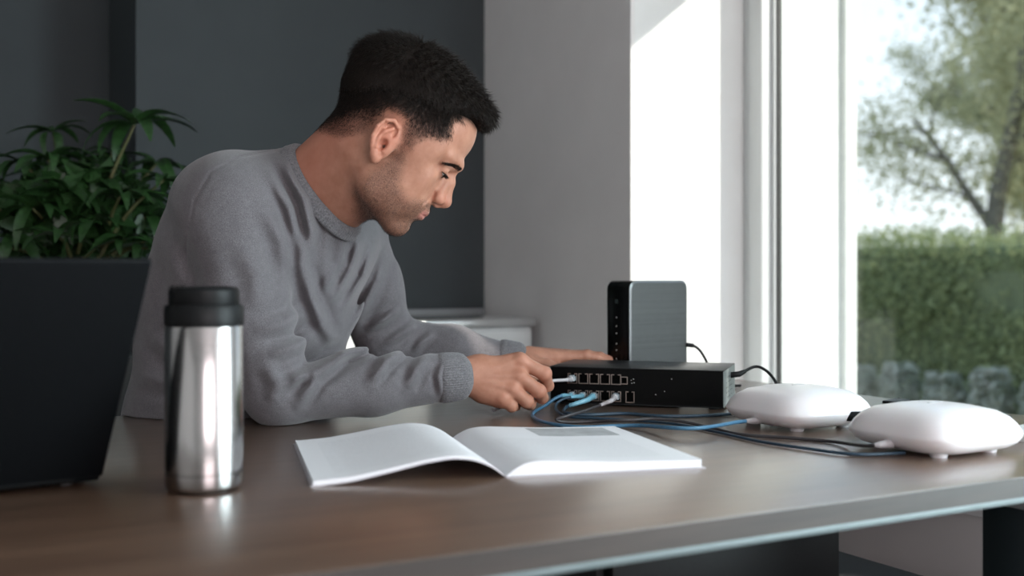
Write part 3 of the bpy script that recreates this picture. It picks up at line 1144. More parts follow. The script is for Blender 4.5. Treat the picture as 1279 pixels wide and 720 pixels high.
def rounded(y0, y1, z0, z1, r, n=6):
    pts = []
    for cy, cz, a0 in ((y1 - r, z0 + r, -90), (y1 - r, z1 - r, 0), (y0 + r, z1 - r, 90), (y0 + r, z0 + r, 180)):
        for k in range(n + 1):
            a = math.radians(a0 + 90 * k / n)
            pts.append((cy + r * math.cos(a), cz + r * math.sin(a)))
    return pts


def prism(bm, prof, x0, x1, bev):
    """rounded outline (y,z) extruded over x with soft rims"""
    cy = sum(p[0] for p in prof) / len(prof)
    cz = sum(p[1] for p in prof) / len(prof)
    rings = []
    for x, ins in ((x0, bev), (x0 + bev * .3, bev * .3), (x0 + bev, 0), (x1 - bev, 0), (x1 - bev * .3, bev * .3), (x1, bev)):
        sy = 1 - ins / (TWL / 2)
        sz = 1 - ins / (TWH / 2)
        rings.append([bm.verts.new((x, cy + (p[0] - cy) * sy, cz + (p[1] - cz) * sz)) for p in prof])
    N = len(prof)
    for a, b in zip(rings, rings[1:]):
        for k in range(N):
            bm.faces.new((a[k], a[(k + 1) % N], b[(k + 1) % N], b[k]))
    bm.faces.new(rings[0][::-1])
    bm.faces.new(rings[-1])


prism(bm, rounded(0.0, TWL, 0.006, TWH, .016), -TWW, 0.0, .004)
bm_obj('shell', bm, M['blackgl'], tw, smooth=True, auto=50)
bm = bmesh.new()
pr = rounded(0.0035, TWL - .003, 0.009, TWH - .003, .014)
a = [bm.verts.new((0.0018, p[0], p[1])) for p in pr]
b2 = [bm.verts.new((-0.004, p[0], p[1])) for p in pr]
bm.faces.new(a)
for k in range(len(pr)):
    bm.faces.new((a[k], a[(k + 1) % len(pr)], b2[(k + 1) % len(pr)], b2[k]))
gr = bm_obj('mesh_panel', bm, M['grille'], tw)
bm = bmesh.new()
for k in range(4):
    pass
pr2 = rounded(0.0, TWL, 0.006, TWH, .016)
ring_o = [bm.verts.new((0.0004, p[0], p[1])) for p in pr2]
cy, cz = TWL / 2, TWH / 2
ring_i = [bm.verts.new((0.0022, cy + (p[0] - cy) * .955, cz + (p[1] - cz) * .965)) for p in pr2]
for k in range(len(pr2)):
    bm.faces.new((ring_o[k], ring_o[(k + 1) % len(pr2)], ring_i[(k + 1) % len(pr2)], ring_i[k]))
bm_obj('panel_rim', bm, mat('grey_satin_rim', (0.17, 0.18, 0.185), 0.35, 0.5), tw, smooth=True)
box('stand_foot', (-TWW + .006, .012, 0), (-.006, TWL - .012, .0075), M['gasket'], tw)
for k, yv in enumerate([397, 408, 417, 430, 438, 449]):
    z = (ZC - (yv - HY) / F * 2.15) - ZT
    tube('indicator', [(-.034, -.0004, z), (-.034, .001, z)], .0014, M['led'], tw, 8)
z = (ZC - (377 - HY) / F * 2.15) - ZT
box('logo_mark', (-.038, -.0004, z - .004), (-.030, .0006, z + .004), M['logo'], tw)
# ------------------------------------------------------------------ white pods


def pod(label, cx, cy, mug, side=0.178, group='white pods on the table'):
    p = thing('wifi_pod', label, 'router', W(cx, cy, ZT), 0.0, group)
    n = 64
    # profile: (inset scale, z)
    prof = [(.55, .003), (.70, .0042), (.85, .0085), (.935, .0135), (.982, .0195), (1.0, .0242), (.999, .0258), (.986, .0285), (.935, .0370), (.85, .0455), (.71, .0530), (.50, .0580), (.25, .0603)]
    bm = bmesh.new()
    rings = []
    for s, z in prof:
        ring = []
        ex = 4.2 if s > .6 else 2.8
        for k in range(n):
            a = 2 * math.pi * k / n
            c_, s_ = math.cos(a), math.sin(a)
            r = (abs(c_) ** ex + abs(s_) ** ex) ** (-1 / ex)
            ring.append(bm.verts.new((r * c_ * side / 2 * s, r * s_ * side / 2 * s, z)))
        rings.append(ring)
    for a, b in zip(rings, rings[1:]):
        for k in range(n):
            bm.faces.new((a[k], a[(k + 1) % n], b[(k + 1) % n], b[k]))
    bm.faces.new(rings[0][::-1])
    c = bm.verts.new((0, 0, .0607))
    for k in range(n):
        bm.faces.new((rings[-1][k], rings[-1][(k + 1) % n], c))
    bm_obj('shell', bm, M['podwhite'], p, smooth=True, auto=60)
    for sx in (-1, 1):
        for sy in (-1, 1):
            tube('foot', [(sx * .046, sy * .046, 0), (sx * .046, sy * .046, .006)], [.010, .012], M['podwhite'], p, 12)
    bm = bmesh.new()
    add_tube(bm, [(0, 0, .003), (0, 0, .0045)], [.05, .05], 24)
    bm_obj('base_pad', bm, M['blackpl'], p)
    box('logo_mark', (-.011, -.002, .0604), (.011, .002, .0611), M['podlogo'], p, bevel=.0003)
    return p


P1 = Vector((0.430, 1.685))
P2 = Vector((0.548, 1.455))
pod1 = pod('white domed wifi pod beside the switch, further from the table edge', P1.x, P1.y, 0)
pod2 = pod('white domed wifi pod closer to the long front edge of the table', P2.x, P2.y, 0)


# ------------------------------------------------------------------ cables
def Wp(p):
    return W(p[0], p[1], p[2])


def plug_at(port_i, parent, origin, colour, boot_col, droop=0.0):
    """plug seated in a port, returns the cam-coord exit point and direction"""
    x, z, w, h, _ = ports[port_i]
    cxl, czl = x + w / 2, z + h / 2
    ex = sw_cam(cxl, -.020, czl)
    inn = sw_cam(cxl, .008, czl)
    bm = bmesh.new()
    add_box(bm, (cxl - .0058, -.013, czl - .0042), (cxl + .0058, .010, czl + .0040), .0006)
    add_box(bm, (cxl - .003, -.012, czl + .004), (cxl + .003, .006, czl + .0062))
    bmesh.ops.transform(bm, matrix=Matrix.Translation(sw.location) @ Matrix.Rotation(swr - ANG, 4, 'Z'), verts=bm.verts)
    bmesh.ops.translate(bm, vec=-origin, verts=bm.verts)
    bm_obj('plug', bm, M['plug'], parent, smooth=False)
    return ex


def cable(name, label, start_port, pts_cam, rad, m_cord, m_boot, boot_to=None, end=None, boot_r=.0052, group=None):
    """pts_cam: path in cam coords after the plug"""
    x, z, w, h, _ = ports[start_port] if start_port is not None else (0, 0, 0, 0, 0)
    if start_port is not None:
        a = sw_cam(x + w / 2, -.010, z + h / 2)
        a2 = sw_cam(x + w / 2, -.020, z + h / 2)
        path = [a, a2] + [Vector(p) for p in pts_cam]
    else:
        path = [Vector(p) for p in pts_cam]
    origin = Wp(path[len(path) // 2])
    origin.z = ZT
    t = thing(name, label, 'cable', origin, 0, group)
    if start_port is not None:
        plug_at(start_port, t, origin, None, None)
    sp = spline(path, 10)
    wp = [Wp(p) - origin for p in sp]
    tube('cord', wp, rad, m_cord, t, 10)
    if start_port is not None:
        # strain relief boot along the first stretch
        k = boot_to or 16
        bp = wp[2:k]
        rr_ = [boot_r - (boot_r - rad * 1.15) * i / (len(bp) - 1) + (0.0004 if i % 3 == 0 else 0) for i in range(len(bp))]
        tube('boot', bp, rr_, m_boot, t, 10)
    if end is not None:
        bp = wp[-end:]
        rr_ = [rad * 1.1 + (.0058 - rad) * i / (len(bp) - 1) + (0.0005 if i % 3 == 0 else 0) for i in range(len(bp))]
        tube('boot', bp, rr_, M['greyc'], t, 10)
    return t


R_ = 0.0028
hand_pt = px(690, 476, 1.868)
cable('network_cable', 'grey network cable held in the hand at the upper port', 0,
      [px(706, 475, 1.885), hand_pt, px(672, 480, 1.862), px(650, 492, 1.856), px(630, 506, 1.853), onT(616, 513, .004)],
      R_, M['greyc'], M['greyc'], 18)
pod1_in = Vector(P1) + Vector((-.069, -.048))
cable('network_cable', 'blue network cable looping from lower port to the pod beside the switch', 5 + 1,
      [px(702, 494.5, 1.893), px(692, 499, 1.884), onT(681, 507, .007), onT(670, 513, .0035), onT(665, 519, .0035), onT(674, 526, .0035), onT(702, 532, .0035), onT(735, 534, .0035),
       onT(768, 532.5, .0035), onT(800, 532, .006), onT(835, 534.5, .0115), onT(865, 535.5, .0125), onT(893, 532.5, .0125), onT(918, 528, .013), px(936, 526, 1.635), px(948, 524.5, 1.648)],
      R_, M['blue'], M['ltblue'], 22, end=14)
cable('network_cable', 'blue network cable with the small tight loop under the lower ports', 5 + 2,
      [px(716, 496, 1.885), px(703, 499, 1.87), px(694, 506, 1.855), onT(697, 515, .006), onT(712, 521, .003), onT(745, 523, .003), onT(800, 526, .003), onT(850, 531, .003), onT(900, 541, .003), onT(950, 552, .003), onT(1010, 561, .003), onT(1070, 568, .003), onT(1130, 566, .003)],
      .0022, M['dkblue'], M['ltblue'], 24)
cable('network_cable', 'light blue booted network cable in the middle lower port', 5 + 3,
      [px(733, 500, 1.88), px(718, 505, 1.865), px(707, 509, 1.86), onT(706, 516, .005), onT(735, 518.5, .003), onT(780, 517, .003), onT(822, 520, .0035), onT(865, 520, .003), onT(905, 518, .003), onT(935, 516, .003)],
      R_, M['dkblue'], M['ltblue'], 36, boot_r=.0058)
cable('network_cable', 'grey network cable from lower port to the pod closer to the edge', 5 + 5,
      [px(763, 501, 1.86), px(748, 507, 1.85), onT(732, 513, .012), onT(712, 519, .0125), onT(695, 524, .008), onT(706, 527.5, .003), onT(740, 527, .003), onT(768, 526, .007), onT(790, 525, .0085), onT(815, 523.5, .0095), onT(850, 526.5, .0075), onT(885, 534, .003), onT(925, 543, .003), onT(980, 547, .003), onT(1040, 552, .003), onT(1078, 557, .010), px(1096, 556, 1.400), px(1112, 554.5, 1.412)],
      .0024, M['dkgrey'], M['greyc'], 30, end=13)
# power lead of the switch
pw_in = sw_cam(SWW, SWD * .62, .052)
pc_ = thing('power_cable', 'black power cable arching out of the side of the switch', 'cable', Wp((pw_in[0], pw_in[1], ZT)), 0)
o_ = pc_.location.copy()
pts = [sw_cam(SWW - .001, SWD * .62, .050), sw_cam(SWW + .014, SWD * .62, .052), px(942, 458.5, 1.97), px(955, 462, 1.965), px(966, 473, 1.955), px(972, 486, 1.945), onT(976, 505, .004), onT(990, 503, .004), onT(1040, 500, .004)]
tube('cord', [Wp(p) - o_ for p in spline(pts, 8)], .0026, M['blackpl'], pc_, 8)
tube('plug', [Wp(pts[0]) - o_, Wp(pts[1]) - o_, Wp(Vector(pts[1]).lerp(Vector(pts[2]), .4)) - o_], [.0055, .0052, .0036], M['blackpl'], pc_, 10)
# power lead of the tower
t_in = px(864, 432, 2.26)
pc2 = thing('power_cable', 'black power cable hanging from the back of the tower router', 'cable', Wp((t_in[0], t_in[1], ZT)), 0)
o_ = pc2.location.copy()
pts = [px(858, 431, 2.235), px(866, 432, 2.238), px(874, 438, 2.24), px(881, 449, 2.242), px(886, 462, 2.24), onT(890, 484, .004), onT(905, 483, .004), onT(925, 482, .004)]
tube('cord', [Wp(p) - o_ for p in spline(pts, 8)], .0028, M['blackpl'], pc2, 8)
tube('plug', [Wp(pts[0]) - o_, Wp(pts[1]) - o_], .0045, M['blackpl'], pc2, 10)
# black power plug at the pod and its lead
a_ = Vector((P1.x + .074, P1.y + .020))
pc3 = thing('power_cable', 'black flat power plug and lead running between the two white pods', 'cable', W(a_.x, a_.y, ZT), 0)
o_ = pc3.location.copy()
pts = [(.474, 1.626, .7605), (.497, 1.616, .7615), (.522, 1.624, .7625), (.548, 1.642, .763), onT(1120, 517, .005), onT(1150, 512, .004), onT(1215, 515, .004), onT(1262, 522, .004)]
tube('cord', [Wp(p) - o_ for p in spline(pts, 8)], .003, M['blackpl'], pc3, 8)
tube('plug', [Wp(p) - o_ for p in pts[:3]], [.0068, .0075, .0055], M['blackpl'], pc3, 12)
tube('inline_adapter', [Wp(pts[2]).lerp(Wp(pts[3]), .3) - o_, Wp(pts[3]) - o_], [.0072, .0065], M['blackgl'], pc3, 10)
a_ = onT(1120, 503.5)
ad = thing('power_adapter', 'small flat black adapter lying near the window end of the table', 'adapter', W(a_[0], a_[1], ZT), math.radians(20))
box('body', (-.026, -.016, 0), (.026, .016, .005), M['blackpl'], ad, bevel=.002, seg=3)
tube('lead', [(.021, 0, .003), (.032, .004, .003), (.045, .014, .003)], .002, M['blackpl'], ad, 8)
# stack of white leaflets by the table end
a_ = onT(1325, 548)
for k in range(4):
    lf = box('paper_leaflet', (-.075, -.052, 0), (.075, .052, .0035), M['whitepaper'], None, bevel=.0004)
    lf.location = W(a_[0], a_[1], ZT + k * .0036)
    lf.rotation_euler = (0, 0, math.radians(5 + 3 * k))
    tag(lf, ['white paper leaflet at the bottom of the stack by the table end', 'white paper leaflet second from the bottom of the stack',
             'white paper leaflet third from the bottom of the stack', 'white paper leaflet on top of the stack by the table end'][k], 'leaflet', 'leaflets in the stack')
# ------------------------------------------------------------------ person: smooth distance-field modelling
def v3(*a):
    return np.array(a, dtype=np.float64)


class Field:
    """ordered list of soft primitives: capsules with taper and ellipsoids"""

    def __init__(self):
        self.pr = []

    def cone(self, a, b, ra, rb, k=0.01, sub=False):
        a, b = np.asarray(a, float), np.asarray(b, float)
        c = (a + b) / 2
        self.pr.append(('c', a, b, ra, rb, k, sub, c, np.linalg.norm(b - a) / 2 + max(ra, rb)))

    def chain(self, pts, rad, k=0.01, sub=False):
        for p, q, r, s in zip(pts, pts[1:], rad, rad[1:]):
            self.cone(p, q, r, s, k, sub)

    def ell(self, c, r, R=None, k=0.01, sub=False):
        c, r = np.asarray(c, float), np.asarray(r, float)
        self.pr.append(('e', c, r, np.eye(3) if R is None else np.asarray(R, float), None, k, sub, c, float(r.max())))

    def ball(self, c, r, k=0.01, sub=False):
        self.cone(c, np.asarray(c, float) + 1e-6, r, r, k, sub)

    def cull(self, c, rad):
        out = Field()
        for p in self.pr:
            if np.linalg.norm(p[7] - c) - p[8] < rad + 2.5 * p[5] + 0.012:
                out.pr.append(p)
        return out

    def __call__(self, P):
        d = np.full(len(P), 1.0)
        for (t, a, b, ra, rb, k, sub, _, _) in self.pr:
            if t == 'c':
                ab = b - a
                L2 = ab @ ab
                q = P - a
                h = np.clip(q @ ab / max(L2, 1e-12), 0, 1)
                e = np.sqrt(((q - h[:, None] * ab) ** 2).sum(1)) - (ra + (rb - ra) * h)
            else:
                q = (P - a) @ ra.T if False else (P - a) @ ra_T(ra)
                k0 = np.sqrt(((q / b) ** 2).sum(1))
                k1 = np.sqrt(((q / (b * b)) ** 2).sum(1)) + 1e-9
                e = k0 * (k0 - 1) / k1
            if sub:
                h = np.clip(0.5 - 0.5 * (d + e) / k, 0, 1)
                d = d * (1 - h) + (-e) * h + k * h * (1 - h)
            else:
                h = np.clip(0.5 + 0.5 * (d - e) / k, 0, 1)
                d = d * (1 - h) + e * h - k * h * (1 - h)
        return d


def ra_T(R):
    return R     # columns of R are the ellipsoid axes: local = (P-c) @ R


def surface_nets(make, lo, hi, h, B=16):
    """make(center, radius) -> function on points (or None). Returns verts, quads."""
    lo, hi = np.asarray(lo, float), np.asarray(hi, float)
    nb = np.ceil((hi - lo) / (h * B)).astype(int)
    NX = (nb * B + 2).astype(np.int64)
    half = h * B / 2
    rad = half * math.sqrt(3)
    gi = np.stack(np.meshgrid(*[np.arange(B + 1)] * 3, indexing='ij'), -1)
    ids, pos, fcs = [], [], []
    bl = np.stack(np.meshgrid(*[np.arange(k) for k in nb], indexing='ij'), -1).reshape(-1, 3)
    cen = lo + (bl + 0.5) * h * B
    full = make(None, None)
    dc = full(cen)
    keep = np.abs(dc) < rad * 1.35 + 0.006
    corners = [(i, j, k) for i in (0, 1) for j in (0, 1) for k in (0, 1)]
    for b, c in zip(bl[keep], cen[keep]):
        fn = make(c, rad)
        if fn is None:
            continue
        P = lo + (b * B + gi.reshape(-1, 3)) * h
        V = fn(P).reshape(B + 1, B + 1, B + 1)
        if V.min() > 0 or V.max() < 0:
            continue
        S = V < 0
        cnt = sum(S[i:B + i, j:B + j, k:B + k].astype(np.int8) for i, j, k in corners)
        act = np.argwhere((cnt > 0) & (cnt < 8))
        if len(act):
            acc = np.zeros((len(act), 3))
            num = np.zeros(len(act))
            for a in corners:
                for ax in range(3):
                    if a[ax]:
                        continue
                    b2 = list(a)
                    b2[ax] = 1
                    va = V[act[:, 0] + a[0], act[:, 1] + a[1], act[:, 2] + a[2]]
                    vb = V[act[:, 0] + b2[0], act[:, 1] + b2[1], act[:, 2] + b2[2]]
                    m = (va < 0) != (vb < 0)
                    t = np.where(m, va / np.where(m, va - vb, 1), 0)
                    pt = np.tile(np.array(a, float), (len(act), 1))
                    pt[:, ax] += t
                    acc[m] += pt[m]
                    num[m] += 1
            g = act + b * B
            ids.append((g[:, 0] * NX[1] + g[:, 1]) * NX[2] + g[:, 2])
            pos.append(lo + (g + acc / num[:, None]) * h)
        for ax in range(3):
            sl0 = [slice(0, B)] * 3
            sl1 = [slice(0, B)] * 3
            sl1[ax] = slice(1, B + 1)
            e = np.argwhere(S[tuple(sl0)] != S[tuple(sl1)])
            if not len(e):
                continue
            flip = S[tuple(sl0)][tuple(e.T)]
            g = e + b * B
            o1, o2 = [(1, 2), (2, 0), (0, 1)][ax]
            quad = []
            for d1, d2 in ((-1, -1), (0, -1), (0, 0), (-1, 0)):
                q = g.copy()
                q[:, o1] += d1
                q[:, o2] += d2
                quad.append((q[:, 0] * NX[1] + q[:, 1]) * NX[2] + q[:, 2])
            Q = np.stack(quad, 1)
            Q[~flip] = Q[~flip][:, ::-1]
            fcs.append(Q)
    ids = np.concatenate(ids)
    pos = np.concatenate(pos)
    Q = np.concatenate(fcs)
    o = np.argsort(ids)
    ids, pos = ids[o], pos[o]
    idx = np.searchsorted(ids, Q)
    idx = np.clip(idx, 0, len(ids) - 1)
    ok = (ids[idx] == Q).all(1)
    return pos, idx[ok]


def keep_largest(v, f):
    lab = np.arange(len(v))
    for _ in range(400):
        m = lab[f].min(1)
        n2 = lab.copy()
        for k in range(4):
            np.minimum.at(n2, f[:, k], m)
        n2 = n2[n2]
        if (n2 == lab).all():
            break
        lab = n2
    u, c = np.unique(lab, return_counts=True)
    best = u[c.argmax()]
    kv = lab == best
    mp = np.cumsum(kv) - 1
    fk = kv[f[:, 0]]
    return v[kv], mp[f[fk]]


def P_(x, y, D):
    return np.array(px(x, y, D))


# ---- head frame
HS = 1.09 / 1000.0
HO = v3(-0.1896, 1.74, 1.1676)
th, yw = math.radians(34), math.radians(4)
fw = v3(math.cos(th) * math.cos(yw), math.cos(th) * math.sin(yw), -math.sin(th))
lf_ = v3(-math.sin(yw), math.cos(yw), 0)
upv = np.cross(fw, lf_)
HR = np.stack([fw, lf_, upv], 1)       # columns: head axes in cam coords


def H(x, y, z):
    return HO + HR @ (v3(x, y, z) * HS)


def to_head(P):
    return (P - HO) @ HR / HS


def head_field():
    f = Field()
    s = HS

    def ell(c, r, k=10, sub=False, rot=None):
        R = HR if rot is None else HR @ rot
        f.ell(H(*c), v3(*r) * s, R, k * s, sub)

    def cone(a, b, ra, rb, k=8, sub=False):
        f.cone(H(*a), H(*b), ra * s, rb * s, k * s, sub)

    ell((-6, 0, 56), (97, 75, 79))
    ell((44, 0, 58), (53, 62, 52), 18)
    ell((45, 0, -14), (47, 55, 66), 20)
    ell((45, 0, -62), (44, 43, 34), 18)
    ell((72, 0, -50), (27, 27, 30), 14)
    ell((74, 0, -88), (15, 17, 14), 12)
    for q in (-1, 1):
        cone((96, q * 9, 30), (80, q * 44, 30), 9, 8, 12)
        ell((57, q * 46, -9), (22, 14, 16), 18)
        cone((12, q * 43, -66), (66, q * 15, -90), 14, 14, 18)
        ell((20, q * 42, -34), (34, 20, 48), 24)
        ell((50, q * 34, -42), (30, 18, 32), 24)
        ell((30, q * 60, 30), (40, 14, 34), 20)
    # eye sockets
    for q in (-1, 1):
        ell((99, q * 33, 9), (14, 16, 12), 11, True)
    for q in (-1, 1):
        ell((77.5, q * 30.5, 9.5), (14.5, 15, 13), 5)
        cone((82, q * 20, -3), (76, q * 44, -4), 4, 4, 8)
        cone((90, q * 17, 20), (81, q * 45, 18), 5, 4, 6)
        # crease over the lid and the slit of the lowered lid
        cone((96, q * 22, 16.5), (86, q * 45, 15), 1.2, 1.2, 3, True)
        cone((92.5, q * 20, 5.5), (93.5, q * 30, 4.0), 1.6, 2.3, 1.5, True)
        cone((93.5, q * 30, 4.0), (85, q * 43.5, 5.5), 2.3, 1.5, 1.5, True)
    # nose
    cone((92.5, 0, 21), (101, 0, 3), 6.2, 6.4, 9)
    cone((101, 0, 3), (109.5, 0, -19), 6.4, 7.6, 7)
    ell((112, 0, -24), (7.5, 7.2, 7), 6)
    cone((110, 0, -29), (99, 0, -35), 4.5, 5.5, 4)
    for q in (-1, 1):
        ell((99.5, q * 12, -26.5), (10.5, 6.0, 7.2), 4)
        cone((96, q * 9, 0), (98, q * 12, -20), 6, 7, 9)
        ell((104.5, q * 8, -33.5), (7.0, 5.0, 4.6), 2.0, True)
        cone((91, q * 19, -22), (94, q * 18, -33), 1.6, 1.6, 4, True)
        cone((91, q * 22, -31), (84, q * 31, -48), .8, .8, 5, True)
    # lips and chin
    for q in (-1, 1):
        cone((94.5, 0, -51.5), (93.5, q * 9, -51.5), 5, 4.8, 4)
        cone((93.5, q * 9, -51.5), (83, q * 24, -57), 4.8, 2.8, 4)
        cone((91.5, 0, -63), (90.5, q * 8, -62.5), 5.4, 5.2, 4)
        cone((90.5, q * 8, -62.5), (81.5, q * 23, -58.5), 5.2, 2.6, 4)
        cone((101, 0, -57.2), (97.5, q * 9, -56.8), 1.2, 1.2, 1.8, True)
        cone((97.5, q * 9, -56.8), (84.5, q * 26, -58.8), 1.2, 1.2, 1.8, True)
    cone((98, -3, -40), (98, 3, -40), 2.2, 2.2, 6, True)
    cone((95, -12, -73.5), (95, 12, -73.5), 5.5, 5.5, 9, True)
    # ears
    for q in (-1, 1):
        def E(a, b, o=0):
            return (2.0 + a, q * (72 - a * 0.38 + o), b - 6.5)
        ell((3, q * 71, -6), (12, 5, 24), 6)
        pts = [E(-2, -2, 1), E(2, 6, 1.5), E(4, 18, 3), E(1, 27, 5), E(-8, 31, 6), E(-17, 25, 7), E(-21, 12, 7), E(-20, -2, 6), E(-14, -14, 4), E(-7, -22, 3)]
        for a_, b_ in zip(pts, pts[1:]):
            cone(a_, b_, 3.0, 3.0, 2)
        cone(E(-6, -22, 2), E(0, -25, 0), 6, 6, 4)
        cone(E(-6, -18, 2), E(-2, -28, 1), 5, 4.5, 4)
        cone(E(-16, 20, 3), E(-17, -8, 2), 3.2, 3.2, 5)
        ell(E(-6, 6, 0), (14, 4.5, 22), 4, False)
        an = [E(-4, 20, 5), E(-10, 12, 6), E(-12.5, 0, 6), E(-9, -11, 5), E(-3, -17, 4)]
        for a_, b_ in zip(an, an[1:]):
            cone(a_, b_, 2.8, 2.8, 2.5)
        ell(E(-3, -5, 5), (6.5, 6.5, 9), 2.5, True)
        ell(E(-15.5, 12, 9), (2.2, 4.5, 13), 2, True)
        ell(E(2, 17, 6), (3, 3.2, 7), 2.5, True)
        cone(E(5, -2, 3), E(4, -11, 3), 3.4, 3.4, 3)
        cone(E(-3, -6, 8), E(1, -5, -8), 2.6, 2.2, 2, True)
    return f


# ---- body joints (cam coords)
SHN = v3(-0.432, 1.715, 1.060)     # near shoulder
SHF = v3(-0.305, 2.010, 1.062)
ELN = v3(-0.352, 1.700, 0.788)
WRN = P_(577, 471, 1.797)
ELF = v3(-0.232, 2.085, 0.838)
WRF = v3(0.012, 2.112, 0.802)
NB = v3(-0.318, 1.815, 1.088)      # neck base
sd = (SHF - SHN) / np.linalg.norm(SHF - SHN)
fd = np.cross(sd, v3(0, 0, 1))
fd /= np.linalg.norm(fd)           # chest direction
lean = v3(fd[0] * .38, fd[1] * .38, 1)
lean /= np.linalg.norm(lean)
fd2 = np.cross(sd, lean)
TR = np.stack([fd2, sd, lean], 1)  # torso axes: forward, sideways, up
CH = (SHN + SHF) / 2 + v3(-0.022, 0.01, -0.105)


def T_(a, b, c):
    return CH + TR @ v3(a, b, c)


def torso(f, o=0.0):
    f.ell(T_(0, 0, 0), v3(.125 + o, .168 + o, .205 + o), TR, .05)
    f.ell(T_(.015, 0, -.19), v3(.118 + o, .158 + o, .20 + o), TR, .06)
    f.ell(T_(.03, 0, -.40), v3(.125 + o, .170 + o, .17 + o), TR, .06)
    f.cone(T_(.0, -.10, .085), T_(.0, .10, .085), .085 + o, .085 + o, .05)
    f.cone(T_(-.045, -.08, .02), T_(-.045, .08, .02), .10 + o, .10 + o, .05)
    f.cone(T_(-.055, -.075, -.06), T_(-.035, -.075, -.28), .095 + o, .10 + o, .06)
    f.cone(T_(-.055, .075, -.06), T_(-.035, .075, -.28), .095 + o, .10 + o, .06)
    # shoulder caps and trapezius
    for S_ in (SHN, SHF):
        f.ball(S_ + v3(0, 0, -0.002), .064 + o, .05)
        f.cone(S_ + v3(-.01, 0, .02), NB + v3(-.02, 0, .0), .046 + o, .052 + o, .05)


HNX = v3(0, 0, 0)


def neck(f, o=0.0, k=.02):
    f.cone(H(-22, 0, -30), NB + v3(-.012, 0, -.01), .056 + o, .064 + o, k)
    f.cone(H(-45, 0, 0), NB + v3(-.035, 0, .0), .045 + o, .055 + o, k)
    f.cone(H(10, 0, -62), NB + v3(.012, 0, -.02), .040 + o, .052 + o, k)


def finger(f, pts, rad, k=.004):
    f.chain(pts, rad, k)
    for p, r in zip(pts[1:-1], rad[1:-1]):
        f.ball(p, r * 1.06, .003)


def N_(x, y, D):
    return np.array(px(x - 6, y, D))


# near hand: closed around the plug, back of the hand to the camera
IX = [N_(657, 452, 1.806), N_(686, 467, 1.812), N_(690, 482, 1.838), N_(686, 479, 1.860)]
MD = [N_(655, 471, 1.798), N_(679, 489, 1.803), N_(683, 497, 1.830), N_(674, 490, 1.852)]
RG = [N_(647, 487, 1.792), N_(664, 502, 1.797), N_(668, 505, 1.824), N_(660, 498, 1.842)]
LT = [N_(634, 499, 1.788), N_(645, 507.5, 1.794), N_(650, 507, 1.816), N_(644, 502, 1.832)]
TH = [N_(602, 466, 1.826), N_(634, 466, 1.858), N_(666, 471, 1.877), N_(688, 475, 1.879)]


def near_hand(f):
    w = WRN + v3(.004, 0, 0)
    f.ell(w + v3(.01, .0, .002), v3(.034, .021, .029), None, .01)
    for tgt, r0, r1 in ((IX[0], .021, .0135), (MD[0], .021, .0135), (RG[0], .020, .0125), (LT[0], .018, .0118)):
        st = w + (tgt - w) * .12
        f.cone(st + v3(0, .006, 0), tgt + v3(-.004, .006, 0), r0, r1 + .002, .014)
    f.cone(N_(606, 462, 1.81), N_(628, 470, 1.815), .024, .022, .014)
    f.cone(N_(610, 490, 1.802), N_(634, 495, 1.80), .018, .016, .014)
    for j, r in ((IX[0], .0125), (MD[0], .0128), (RG[0], .0118), (LT[0], .0112)):
        f.ball(j + v3(0, -.0015, .001), r, .006)
    finger(f, IX, [.0118, .0112, .0095, .0082], .0035)
    finger(f, MD, [.0120, .0112, .0096, .0082], .0030)
    finger(f, RG, [.0112, .0104, .0090, .0078], .0030)
    finger(f, LT, [.0104, .0092, .0080, .0070], .0030)
    f.chain(TH, [.018, .0135, .0112, .009], .008)
    # tendons
    for tgt in (IX[0], MD[0], RG[0]):
        f.cone(w + (tgt - w) * .35 + v3(0, -.012, .002), tgt + v3(-.004, -.007, .002), .0035, .0045, .006)


def far_fingers():
    out = []
    for (dy, xe, y0, ye, dD) in ((2.122, 756, 448, 448.5, 0.012), (2.142, 761, 446.5, 447.5, .010), (2.160, 756, 446.5, 448, .008), (2.176, 744, 447.5, 449, .006)):
        m = P_(708, y0 - 2.0, dy)
        e = P_(xe, ye, dy + dD)
        out.append([m, m + (e - m) * .48 + v3(0, 0, .0035), m + (e - m) * .78 + v3(0, 0, .0015), e + v3(0, 0, -.003)])
    return out


FF = far_fingers()


def far_hand(f):
    w = WRF + v3(.01, 0, .004)
    f.ell(w, v3(.034, .026, .020), None, .01)
    for fg in FF:
        st = w + (fg[0] - w) * .15
        f.cone(st, fg[0], .017, .0115, .012)
    for fg in FF:
        finger(f, fg, [.0112, .0098, .0088, .0075], .003)
    f.chain([w + v3(.01, -.02, -.004), P_(684, 457, 2.085), P_(699, 459, 2.104)], [.015, .011, .008], .008)


def build_body_field():
    f = head_field()
    neck(f)
    torso(f, -0.014)
    f.cone(SHN, ELN, .047, .040, .03)
    f.cone(ELN, WRN, .040, .026, .02)
    f.cone(SHF, ELF, .047, .040, .03)
    f.cone(ELF, WRF, .040, .026, .02)
    near_hand(f)
    far_hand(f)
    return f


def make_from(field, post=None, cullable=True):
    def mk(c, r):
        sub = field if c is None else field.cull(c, r)
        if not sub.pr:
            return None
        if post is None:
            return sub
        return lambda P: post(P, sub(P))
    return mk


bodyF = build_body_field()


def smoothstep(a, b, x):
    t = np.clip((x - a) / (b - a), 0, 1)
    return t * t * (3 - 2 * t)


base_p = v3(-0.50, 1.97, 0.0)
person = thing('person', 'man in a grey crew-neck sweater leaning over the table plugging in a cable', 'person', W(base_p[0], base_p[1], 0.0), -ANG)


def fin(name, v, f, material, parent=person):
    return np_mesh(name, v - base_p, f, material, parent, smooth=True)


def table_cut(P, edge, z0):
    wy = -SA * P[:, 0] + CA * P[:, 1]
    return np.minimum(TV1 + edge - wy, z0 - P[:, 2])


